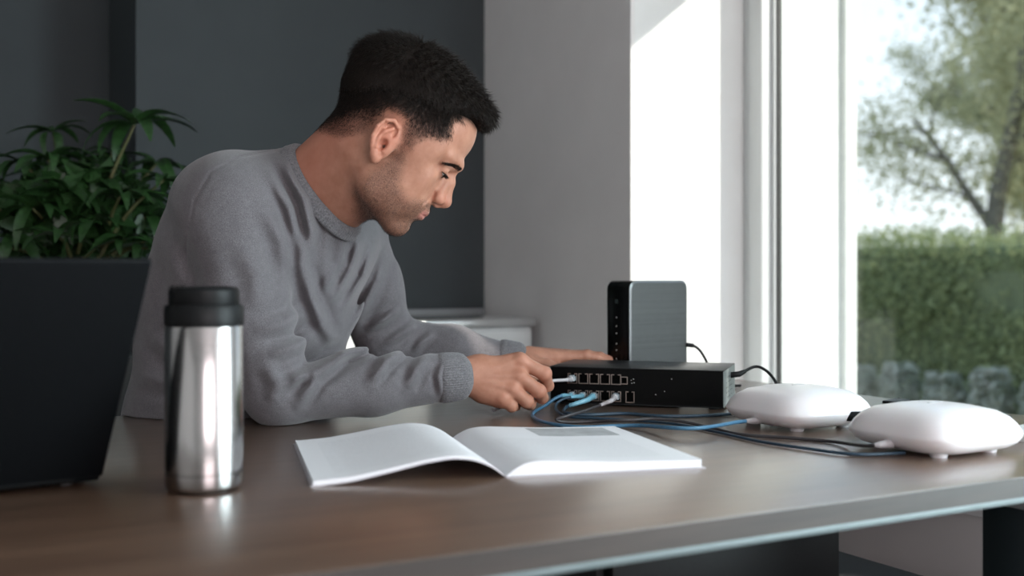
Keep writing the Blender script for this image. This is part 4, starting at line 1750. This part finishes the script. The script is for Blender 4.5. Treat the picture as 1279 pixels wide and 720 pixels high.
bv, bf = surface_nets(make_from(bodyF, lambda P, d: np.maximum(d, table_cut(P, .004, ZT + .001))), (-0.62, 1.55, 0.70), (0.24, 2.24, 1.345), 0.0019)
bv, bf = keep_largest(bv, bf)
body = fin('body', bv, bf, M['skin'])
hp = to_head(bv)


def poly_sd(pts, X, Z):
    """signed distance to a closed polygon in the side view, positive inside"""
    pts = np.array(pts, float)
    d = np.full(len(X), 1e9)
    ins = np.zeros(len(X), bool)
    for (x0, z0), (x1, z1) in zip(pts, np.roll(pts, -1, 0)):
        ex, ez = x1 - x0, z1 - z0
        t = np.clip(((X - x0) * ex + (Z - z0) * ez) / (ex * ex + ez * ez), 0, 1)
        d = np.minimum(d, np.hypot(X - x0 - t * ex, Z - z0 - t * ez))
        c = ((z0 > Z) != (z1 > Z)) & (X < (x1 - x0) * (Z - z0) / ((z1 - z0) if z1 != z0 else 1e-9) + x0)
        ins ^= c
    return np.where(ins, d, -d)


SCALP = [(150, 92), (96, 90), (74, 84), (58, 77), (60, 62), (67, 50), (60, 40), (45, 33), (36, 20), (34, 4), (22, 2), (14, 14), (8, 36), (-8, 40), (-24, 34), (-29, 14), (-32, -8), (-56, -32), (-90, -40), (-150, -40), (-150, 230), (150, 230)]
BEARD = [(18, 6), (33, 4), (38, -18), (48, -42), (66, -52), (78, -45), (98, -38), (110, -40), (110, -120), (20, -125), (-2, -80), (4, -50), (12, -25)]
near_head = np.linalg.norm(hp, axis=1) < 190
beard = np.zeros(len(bv))
red = np.zeros(len(bv))
lip = np.zeros(len(bv))
x_, y_, z_ = hp[:, 0], np.abs(hp[:, 1]), hp[:, 2]
bsd = poly_sd(BEARD, x_, z_)
ssd = poly_sd(SCALP, x_, z_)
bm_ = smoothstep(-8, 12, bsd) * 0.80
bm_ = np.maximum(bm_, smoothstep(-4, 8, bsd) * np.exp(-(((x_ - 92) / 16) ** 2 + ((z_ + 84) / 14) ** 2)) * .9)
bm_ = np.maximum(bm_, np.exp(-(((z_ + 43) / 5.0) ** 2)) * (x_ > 80) * smoothstep(30, 22, y_) * .9)
bm_ *= 1 - 0.9 * np.exp(-(((z_ + 57) / 8.0) ** 2)) * smoothstep(26, 18, y_) * (x_ > 82)
bm_ *= smoothstep(-128, -104, z_) 
bound_ = np.interp(x_, [-110, -75, -50, -10, 30, 60, 80], [8, 22, 46, 60, 68, 70, 62])
on_ear = (y_ > 78.0) & (x_ < 20) & (x_ > -28) & (z_ > -42) & (z_ < 30)
fade = np.where(near_head & ~on_ear, smoothstep(-7, 10, ssd) * (.34 + .62 * smoothstep(-52, 0, z_ - bound_)), 0)
beard = np.where(near_head, np.maximum(bm_, smoothstep(-7, 8, ssd) * .5), 0)
beard = np.where(on_ear, 0, beard)
lipm = np.exp(-(((z_ + 57) / 7.5) ** 4)) * smoothstep(25, 18, y_) * smoothstep(86, 91, x_)
lip = np.where(near_head, lipm, 0)
red = np.where(near_head, np.maximum(np.exp(-(((x_ - 0) / 26) ** 2 + ((z_) / 32) ** 2)) * smoothstep(66, 74, y_) * .8,
                                     np.maximum(smoothstep(-20, -80, x_) * .55, np.exp(-(((x_ - 108) / 12) ** 2 + ((z_ + 24) / 12) ** 2)) * .5)), 0)
for j in (IX[0], MD[0], RG[0], LT[0], IX[1], MD[1]):
    red = np.maximum(red, .55 * np.exp(-(((bv - j) ** 2).sum(1)) / .012 ** 2))
for nm, arr in (('beard', beard), ('red', red), ('lip', lip), ('fade', fade)):
    at = body.data.attributes.new(nm, 'FLOAT', 'POINT')
    at.data.foreach_set('value', arr.astype(np.float32))

# eyes, lashes and brows
for q in (-1, 1):
    c = H(78.3, q * 30.5, 9.0) - base_p
    bm = bmesh.new()
    bmesh.ops.create_uvsphere(bm, u_segments=24, v_segments=16, radius=12.4 * HS)
    bmesh.ops.translate(bm, vec=Vector(c), verts=bm.verts)
    eye = bm_obj('eye', bm, M['eyewhite'], person, smooth=True)
    gz = HR @ (v3(.85, 0, -.53))
    bm = bmesh.new()
    bmesh.ops.create_uvsphere(bm, u_segments=20, v_segments=12, radius=6.4 * HS)
    bmesh.ops.translate(bm, vec=Vector(c + gz * 7.6 * HS), verts=bm.verts)
    bm_obj('iris', bm, M['iris'], eye, smooth=True)


def strands(name, roots, dirs, lens, rad, material, bend=None, parent=person, seg=3):
    """thin three-sided tapering hairs"""
    N = len(roots)
    d = dirs / (np.linalg.norm(dirs, axis=1, keepdims=True) + 1e-9)
    a = np.cross(d, rng.normal(size=(N, 3)))
    a /= np.linalg.norm(a, axis=1, keepdims=True) + 1e-9
    b = np.cross(d, a)
    V = np.zeros((N, seg * 3 + 1, 3))
    if bend is None:
        bend = np.zeros((N, 3))
    for s in range(seg):
        t = s / seg
        c = roots + d * (lens * t)[:, None] + bend * (t * t * lens)[:, None]
        w = rad * (1 - .55 * t)
        for k in range(3):
            an = 2 * math.pi * k / 3
            V[:, s * 3 + k] = c + (a * math.cos(an) + b * math.sin(an)) * w
    V[:, -1] = roots + d * lens[:, None] + bend * lens[:, None]
    Fq = []
    for s in range(seg - 1):
        for k in range(3):
            p, q = s * 3 + k, s * 3 + (k + 1) % 3
            Fq += [(p, q, q + 3), (p, q + 3, p + 3)]
    for k in range(3):
        p, q = (seg - 1) * 3 + k, (seg - 1) * 3 + (k + 1) % 3
        Fq.append((p, q, seg * 3))
    Fq = np.array(Fq)
    FF_ = (Fq[None] + (np.arange(N) * (seg * 3 + 1))[:, None, None]).reshape(-1, 3)
    o = np_mesh(name, V.reshape(-1, 3) - base_p, FF_, material, parent)
    return o


brow_r, brow_d, brow_l = [], [], []
for q in (-1, 1):
    for i in range(520):
        t = rng.uniform(0, 1)
        w = (1.6 * (1 - t) ** .5 + 1.2)
        zc_ = 25.0 + 1.5 * math.sin(t * 3.1) - 8.0 * t ** 1.4
        brow_r.append((104 - 24 * t ** 1.5 - 1.5, q * (10 + 40 * t), zc_ + rng.uniform(-w, w)))
        brow_d.append((-.35 + rng.normal(0, .15), q * (1 + rng.normal(0, .2)), .35 * (1 - t) - .2 * t + rng.normal(0, .12)))
        brow_l.append(rng.uniform(5, 9))
broots = np.array(brow_r)
# drop the roots onto the skin by marching along the field
bw = HO + (broots * HS) @ HR.T
outd = ((np.stack([np.ones(len(broots)) * .8, np.sign(broots[:, 1]) * .6 * np.abs(broots[:, 1]) / 50, np.zeros(len(broots))], 1)) @ HR.T)
for _ in range(8):
    bw = bw - outd * bodyF(bw)[:, None]
tag(strands('eyebrow_hair', bw, np.array(brow_d) @ HR.T, np.array(brow_l) * HS, .00028, M['strand']), kind='stuff')
lr, ld, ll = [], [], []
for q in (-1, 1):
    for i in range(170):
        t = rng.uniform(0, 1)
        lr.append((93.5 - 8 * t ** 2, q * (20 + 23.5 * t), 6.4 + 0.8 * t))
        ld.append((.9, q * (.1 + .6 * t), -.35 + rng.normal(0, .1)))
        ll.append(rng.uniform(4, 7.5))
lw = HO + (np.array(lr) * HS) @ HR.T
for _ in range(6):
    lw = lw - (HR @ v3(.85, 0, .2))[None] * bodyF(lw)[:, None] * .8
tag(strands('eyelash_hair', lw, np.array(ld) @ HR.T, np.array(ll) * HS, .00030, M['strand']), kind='stuff')

# ---- hair
skullF = Field()
_full = head_field()
skullF.pr = _full.pr[:6] + [p for p in _full.pr[6:18]]


def hair_thick(P):
    q = to_head(P)
    x, y, z = q[:, 0], np.abs(q[:, 1]), q[:, 2]
    s = poly_sd(SCALP, x, z)
    topness = smoothstep(62, 118, z - .10 * x + 0.0 * y)
    back = smoothstep(-20, -85, x) * smoothstep(-10, 60, z)
    t = 2.6 + 13.0 * topness + 6.0 * back * (1 - topness * .4)
    t = t + smoothstep(30, 85, x) * topness * 5
    n1 = np.sin(x * .55 + y * .35) * np.sin(y * .42 + z * .25) + .6 * np.sin(x * 1.1 - y * .9 + z * .4)
    t = t + n1 * .75 * topness
    jit = 4.0 * np.sin(x * .8 + 1.3) * np.sin(y * .3 + x * .21) + 3.0 * np.sin(x * 1.7 + z * .9) + 2.0 * np.sin(x * 2.9 - z * 1.3)
    bound = np.interp(x, [-110, -75, -50, -10, 30, 60, 80], [8, 22, 46, 60, 68, 70, 62])
    low = smoothstep(bound + 13, bound - 13, z + jit)
    t = t * (1 - low) - 2.6 * low
    edge = smoothstep(0.0, 14, s)
    return (t * edge - 4.0 * (1 - edge)) * HS


hairF = Field()
hairF.pr = list(skullF.pr)


def hair_post(P, d):
    m = np.abs(d) < .055
    out = d.copy()
    if m.any():
        out[m] = hair_surf(P[m], d[m])
    return out


def hair_surf(P, d):
    t = hair_thick(P)
    dd = d - t
    # forelock swept over the forehead
    q = to_head(P)
    e = np.sqrt(((q[:, 0] - 84) / 21) ** 2 + (q[:, 1] / 46) ** 2 + ((q[:, 2] - 106) / 19) ** 2)
    e = (e - 1) * 17 * HS
    k = .008
    h = np.clip(.5 + .5 * (dd - e) / k, 0, 1)
    return dd * (1 - h) + e * h - k * h * (1 - h)


hv, hf = surface_nets(make_from(hairF, hair_post), H(0, 0, 60) - .19, H(0, 0, 60) + .19, 0.0021)
hv, hf = keep_largest(hv, hf)
qh = to_head(hv)
bd = bodyF(hv[::1])
keepv = (bd > -0.0015) & ~((qh[:, 0] > 40) & (qh[:, 2] < 40)) & ~((qh[:, 0] > 70) & (qh[:, 2] < 62))
kf = keepv[hf].any(1)
hf = hf[kf]
hair = fin('hair', hv, hf, M['hair'])
# strands over the shell
a3 = hv[hf[:, 0]]
tri_n = np.cross(hv[hf[:, 1]] - a3, hv[hf[:, 2]] - a3)
tri_n /= np.linalg.norm(tri_n, axis=1, keepdims=True) + 1e-12
cenf = hv[hf].mean(1)
if ((cenf - H(0, 0, 50)) * tri_n).sum(1).mean() < 0:
    tri_n = -tri_n
qc = to_head(cenf)
vis = bodyF(cenf) > 0.0
idx = np.flatnonzero(vis)
pick = rng.choice(idx, 19000)
rt = cenf[pick] - tri_n[pick] * .002
nr_ = tri_n[pick]
q = qc[pick]
topn = smoothstep(60, 112, q[:, 2] - .1 * q[:, 0])
comb_l = np.stack([.9 + .0 * q[:, 0], np.sign(q[:, 1]) * .35 + rng.normal(0, .25, len(q)), -.35 - .5 * (1 - topn)], 1)
comb_l[:, 0] = np.where(q[:, 0] < -40, -.2, comb_l[:, 0]) + rng.normal(0, .25, len(q))
comb_l[:, 2] = np.where(q[:, 0] < -40, -1.0, comb_l[:, 2])
cw = comb_l @ HR.T
cw = cw - nr_ * (cw * nr_).sum(1, keepdims=True)
cw /= np.linalg.norm(cw, axis=1, keepdims=True) + 1e-9
lift = (.35 + .35 * topn)[:, None]
dirs = cw * (1 - lift * .4) + nr_ * lift + rng.normal(0, .12, (len(q), 3))
lens = (.0060 + .0085 * topn) * rng.uniform(.5, 1.35, len(q))
tag(strands('hair_strands', rt, dirs, lens, .00034, M['strand'], bend=cw * .3, parent=hair), kind='stuff')
# fine fade of clipped hair around the hairline and nape, and beard stubble on the skin
fn = np.cross(bv[bf[:, 1]] - bv[bf[:, 0]], bv[bf[:, 2]] - bv[bf[:, 0]])
fn /= np.linalg.norm(fn, axis=1, keepdims=True) + 1e-12
fc = bv[bf].mean(1)
prob = beard[bf].mean(1) * (np.linalg.norm(to_head(fc), axis=1) < 185)
cand = rng.choice(len(bf), 20000, p=prob / prob.sum())
up_len = smoothstep(-6, 45, poly_sd(SCALP, to_head(fc[cand])[:, 0], to_head(fc[cand])[:, 2]))
if ((fc[cand] - H(0, 0, 0)) * fn[cand]).sum(1).mean() < 0:
    fn = -fn
down = np.tile(HR @ v3(.25, 0, -1), (len(cand), 1))
down = down - fn[cand] * (down * fn[cand]).sum(1, keepdims=True)
tag(strands('stubble_hair', fc[cand] + rng.normal(0, .0006, (len(cand), 3)), down * .8 + fn[cand] * .55 + rng.normal(0, .2, (len(cand), 3)),
            rng.uniform(.0014, .003, len(cand)) * (1 + 1.6 * up_len), .00014, M['stubble'], seg=2), kind='stuff')

hf_ = to_head(fc)
pf = fade[bf].mean(1) * (hf_[:, 2] < np.interp(hf_[:, 0], [-110, -75, -50, -10, 30, 60, 80], [8, 22, 46, 60, 68, 70, 62]) + 16)
cf = rng.choice(len(bf), 36000, p=pf / pf.sum())
hq = hf_[cf]
hgt = smoothstep(-55, 6, hq[:, 2] - np.interp(hq[:, 0], [-110, -75, -50, -10, 30, 60, 80], [8, 22, 46, 60, 68, 70, 62]))
dn = np.stack([np.where(hq[:, 0] > 10, .5, -.35), 0 * hgt, -1 + 0 * hgt], 1) @ HR.T
dn = dn - fn[cf] * (dn * fn[cf]).sum(1, keepdims=True)
tag(strands('fade_hair', fc[cf] + rng.normal(0, .0007, (len(cf), 3)), dn * .9 + fn[cf] * .45 + rng.normal(0, .22, (len(cf), 3)),
            (.0022 + .0062 * hgt) * rng.uniform(.6, 1.3, len(cf)), .00017, M['strand'], seg=2, parent=hair), kind='stuff')

# ---- sweater
swF = Field()
torso(swF, 0.004)
swF.cone(P_(284, 262, 1.785), P_(262, 400, 1.86), .088, .108, .05)
swF.chain([SHN + v3(-.004, 0, -.005), (SHN + ELN) / 2 + v3(-.012, -.004, 0), ELN + v3(-.004, 0, .006)], [.069, .063, .054], .020)
swF.chain([ELN + v3(.004, 0, 0.001), (ELN + WRN) / 2 + v3(0, 0, .000), WRN + v3(-.018, -.004, .001)], [.050, .046, .037], .022)
swF.chain([SHF, (SHF + ELF) / 2, ELF], [.068, .062, .054], .03)
swF.chain([ELF, (ELF + WRF) / 2, WRF + v3(-.03, 0, 0)], [.052, .046, .036], .022)

FOLDS = [  # (pixel polyline, half width px, amplitude m) on the near sleeve and flank
    ([(470, 428), (430, 445), (395, 472), (372, 505)], 6, .0085), ([(452, 425), (412, 448), (380, 470), (352, 482)], 6, .0080),
    ([(505, 436), (482, 452), (462, 478)], 6, .0065), ([(535, 446), (520, 462), (508, 486)], 6, .0045),
    ([(395, 415), (372, 432), (335, 445)], 8, .0045), ([(385, 385), (355, 405), (315, 412)], 9, .0035),
    ([(352, 200), (378, 245), (388, 290), (380, 330)], 7, .0060), ([(335, 215), (362, 260), (374, 310), (378, 350)], 6, .0045),
    ([(378, 330), (388, 370), (402, 405), (420, 432)], 7, .0055), ([(330, 260), (352, 300), (360, 345)], 9, .0030),
    ([(300, 300), (320, 345), (322, 390)], 12, .0028), ([(555, 452), (548, 470), (552, 495)], 4, .0030),
    ([(210, 300), (222, 350), (215, 400)], 10, .0035), ([(235, 340), (238, 400), (225, 460)], 9, .0040),
    ([(190, 420), (215, 440), (250, 450)], 9, .0035), ([(175, 470), (215, 480), (260, 478)], 9, .0035), ([(330, 455), (345, 478), (340, 505)], 8, .003)]
FOLDS_F = [  # chest and far sleeve
    ([(452, 298), (436, 340), (412, 378)], 6, .0050), ([(468, 300), (455, 345), (430, 385)], 6, .0040), ([(428, 285), (424, 330), (405, 365)], 6, .0040),
    ([(480, 310), (470, 350), (450, 395), (440, 420)], 7, .0045), ([(500, 385), (480, 400), (455, 412)], 5, .0050), ([(520, 405), (500, 418), (480, 430)], 5, .0045),
    ([(540, 418), (525, 430), (515, 442)], 4, .004), ([(410, 300), (408, 350), (400, 390)], 7, .003)]
SEAM = [(345, 188), (300, 196), (264, 214), (243, 250), (233, 300), (232, 350)]


def pl_dist(X, Y, pl, ends=False):
    d = np.full(len(X), 1e9)
    tt = np.zeros(len(X))
    L_ = np.cumsum([0] + [math.hypot(b[0] - a[0], b[1] - a[1]) for a, b in zip(pl, pl[1:])])
    for k, ((x0, y0), (x1, y1)) in enumerate(zip(pl, pl[1:])):
        ex, ey = x1 - x0, y1 - y0
        t = np.clip(((X - x0) * ex + (Y - y0) * ey) / (ex * ex + ey * ey), 0, 1)
        e = np.hypot(X - x0 - t * ex, Y - y0 - t * ey)
        m = e < d
        d = np.where(m, e, d)
        tt = np.where(m, (L_[k] + t * (L_[k + 1] - L_[k])) / L_[-1], tt)
    return (d, np.sin(np.pi * np.clip(tt * .96 + .02, 0, 1)) ** .8) if ends else d


neckF = Field()
neck(neckF, 0.0, .02)
NAX = H(-22, 0, -30) - NB
NAX /= np.linalg.norm(NAX)
COLC = v3(-.300, 1.797, 1.108)
CN = v3(.80, -.28, .56)
CN /= np.linalg.norm(CN)
swF.cone(COLC - CN * .06, COLC - CN * .012, .098, .079, .03)


def sweater_post(P, d):
    m = np.abs(d) < .03
    out = d.copy()
    if m.any():
        out[m] = sweater_fold(P[m], d[m])
    out = np.maximum(out, table_cut(P, .002, ZT + .0005))
    return np.maximum(out, .488 - P[:, 2])


def sweater_fold(P, d):
    X = CX + F * P[:, 0] / P[:, 1]
    Y = HY - F * (P[:, 2] - ZC) / P[:, 1]
    amp = np.zeros(len(P))
    near = smoothstep(1.90, 1.80, P[:, 1])
    for pl, w, a in FOLDS:
        r, tp_ = pl_dist(X, Y, pl, True)
        r = r / w
        amp += near * tp_ * a * 2.2 * (np.exp(-r * r) - .55 * np.exp(-(r - 1.9) ** 2 * 1.2))
    far = smoothstep(1.72, 1.80, P[:, 1])
    for pl, w, a in FOLDS_F:
        r, tp_ = pl_dist(X, Y, pl, True)
        r = r / w
        amp += far * tp_ * a * 2.1 * (np.exp(-r * r) - .55 * np.exp(-(r - 1.9) ** 2 * 1.2))
    amp -= near * .0016 * np.exp(-(pl_dist(X, Y, SEAM) / 1.6) ** 2)
    # broad softness
    amp += .0016 * np.sin(P[:, 0] * 38 + P[:, 2] * 21) * np.sin(P[:, 2] * 33 - P[:, 1] * 25)
    d = d - amp
    # flat where it rests on the table
    # belly stops at the table edge
    # neck opening
    hcol = (P - COLC) @ CN
    nd = neckF(P)
    rad = np.linalg.norm(P - COLC - hcol[:, None] * CN, axis=1)
    d = np.maximum(d, -np.maximum(nd - .003, -(hcol + .012)))
    d = np.maximum(d, -np.maximum(-hcol, rad - .135))
    return d


swv, swf = surface_nets(make_from(swF, sweater_post), (-0.76, 1.58, 0.46), (0.02, 2.22, 1.20), 0.0026)
swv, swf = keep_largest(swv, swf)
sweater = fin('sweater', swv, swf, M['knit'])


# ribbed collar and cuffs: rings of small ridges
def rib_ring(name, c, ax, rfun, w, r_th, nrib, parent, flare=0.0, material=None):
    """band around an axis; rfun(angle)->radius; ribs run along the axis"""
    ax = ax / np.linalg.norm(ax)
    e1 = np.cross(ax, v3(0, 0, 1))
    e1 /= np.linalg.norm(e1)
    e2 = np.cross(ax, e1)
    n = nrib * 4
    rows = 9
    vs, fs = [], []
    for j in range(rows):
        t = j / (rows - 1)
        prof = min(1.0, 1.25 * math.sin(math.pi * t) ** .5)
        for i in range(n):
            a = 2 * math.pi * i / n
            rib = .5 + .5 * math.cos(2 * math.pi * i / 4)
            r = rfun(a, t) + r_th * prof + .0012 * prof * rib - (1 - prof) * .003
            vs.append(c + ax * (t - .5) * w + (e1 * math.cos(a) + e2 * math.sin(a)) * r)
    for j in range(rows - 1):
        for i in range(n):
            a, b = j * n + i, j * n + (i + 1) % n
            fs.append((a, b, b + n, a + n))
    for i in range(n):      # inner wall so that the band has thickness
        pass
    o = fin(name, np.array(vs), np.array(fs), material or M['rib'], parent)
    return o


def ray_radius(field, c, d, r0=.02, r1=.16, off=0.0):
    """distance along d from c to the outside of a field"""
    t = np.linspace(r0, r1, 90)
    val = field(c + t[:, None] * d)
    k = np.flatnonzero(val > 0)
    return t[k[0]] + off if len(k) else r1


def field_radius(field, c, ax, w, off):
    ax = ax / np.linalg.norm(ax)
    e1 = np.cross(ax, v3(0, 0, 1))
    e1 /= np.linalg.norm(e1)
    e2 = np.cross(ax, e1)
    angs = np.linspace(0, 2 * math.pi, 49)
    tab = []
    for t in (0, .5, 1):
        cc = c + ax * (t - .5) * w
        tab.append([ray_radius(field, cc, e1 * math.cos(a) + e2 * math.sin(a), .015, .15, off) for a in angs])
    tab = np.array(tab)

    def rf(a, t):
        r = [np.interp(a % (2 * math.pi), angs, tab[i]) for i in range(3)]
        return np.interp(t, [0, .5, 1], r)
    return rf


_cr = field_radius(neckF, COLC - CN * .004, CN, .028, .003)
rib_ring('collar', COLC - CN * .004, CN, lambda a, t: _cr(a, 1.0) * .4 + _cr(a, t) * .6 + .010 * (1 - t), .025, .0034, 105, sweater)
armN = Field()
armN.cone(ELN, WRN, .040, .026, .02)
near_hand(armN)
cd = WRN - ELN
cd /= np.linalg.norm(cd)
cuffc = WRN + cd * -.018 + v3(0, -.003, .001)
rib_ring('cuff', cuffc, cd, lambda a, t: .0345 - .004 * t + .0015 * math.sin(t * 3.1), .058, .0045, 62, sweater)
cd2 = WRF - ELF
cd2 /= np.linalg.norm(cd2)
rib_ring('cuff', WRF + cd2 * -.016, cd2, lambda a, t: .0325 - .003 * t, .056, .0045, 58, sweater)

# ---- trousers and shoes (under the table)
HIPC = T_(.02, 0, -.47)
HIPC[2] = .565
trF = Field()
KN, ANK = [], []
for q, kx in ((-1, v3(-.235, 1.80, .545)), (1, v3(-.13, 2.02, .545))):
    hp_ = HIPC + sd * q * .095
    an_ = kx + v3(-.09, .045, -.455)
    KN.append(kx)
    ANK.append(an_)
    trF.cone(hp_, kx, .088, .064, .05)
    trF.cone(kx, an_, .064, .05, .03)
trF.ell(HIPC + v3(0, 0, .03), v3(.135, .175, .12), np.stack([fd, sd, v3(0, 0, 1)], 1), .05)
tv, tf = surface_nets(make_from(trF), (-0.85, 1.6, 0.04), (0.1, 2.35, .75), .007)
fin('trousers', tv, tf, M['trouser'])
for an_ in ANK:
    shF = Field()
    shF.cone(an_ + v3(-.03, 0, -.055), an_ + v3(.13, -.02, -.062), .038, .028, .02)
    shF.cone(an_ + v3(-.01, 0, 0), an_ + v3(.0, 0, -.05), .045, .042, .02)
    tv, tf = surface_nets(make_from(shF, lambda P, d: np.maximum(d, -P[:, 2])), an_ - v3(.1, .12, .1), an_ + v3(.24, .1, .07), .006)
    fin('shoe', tv, tf, M['shoe'])

# ---- stool that carries him
hc = W(HIPC[0], HIPC[1], 0)
stool = thing('wooden_stool', 'low dark stool under the seated man, hidden behind the table', 'stool', (hc.x, hc.y, 0), -ANG)
lathe('seat', [(0, .43), (.17, .43), (.19, .44), (.19, .462), (.175, .472), (0, .475)], M['darkwood'], stool, 40)
for k in range(4):
    a = math.pi / 4 + k * math.pi / 2
    tube('leg', [(.13 * math.cos(a), .13 * math.sin(a), .432), (.18 * math.cos(a), .18 * math.sin(a), 0)], [.018, .014], M['darkwood'], stool, 10)
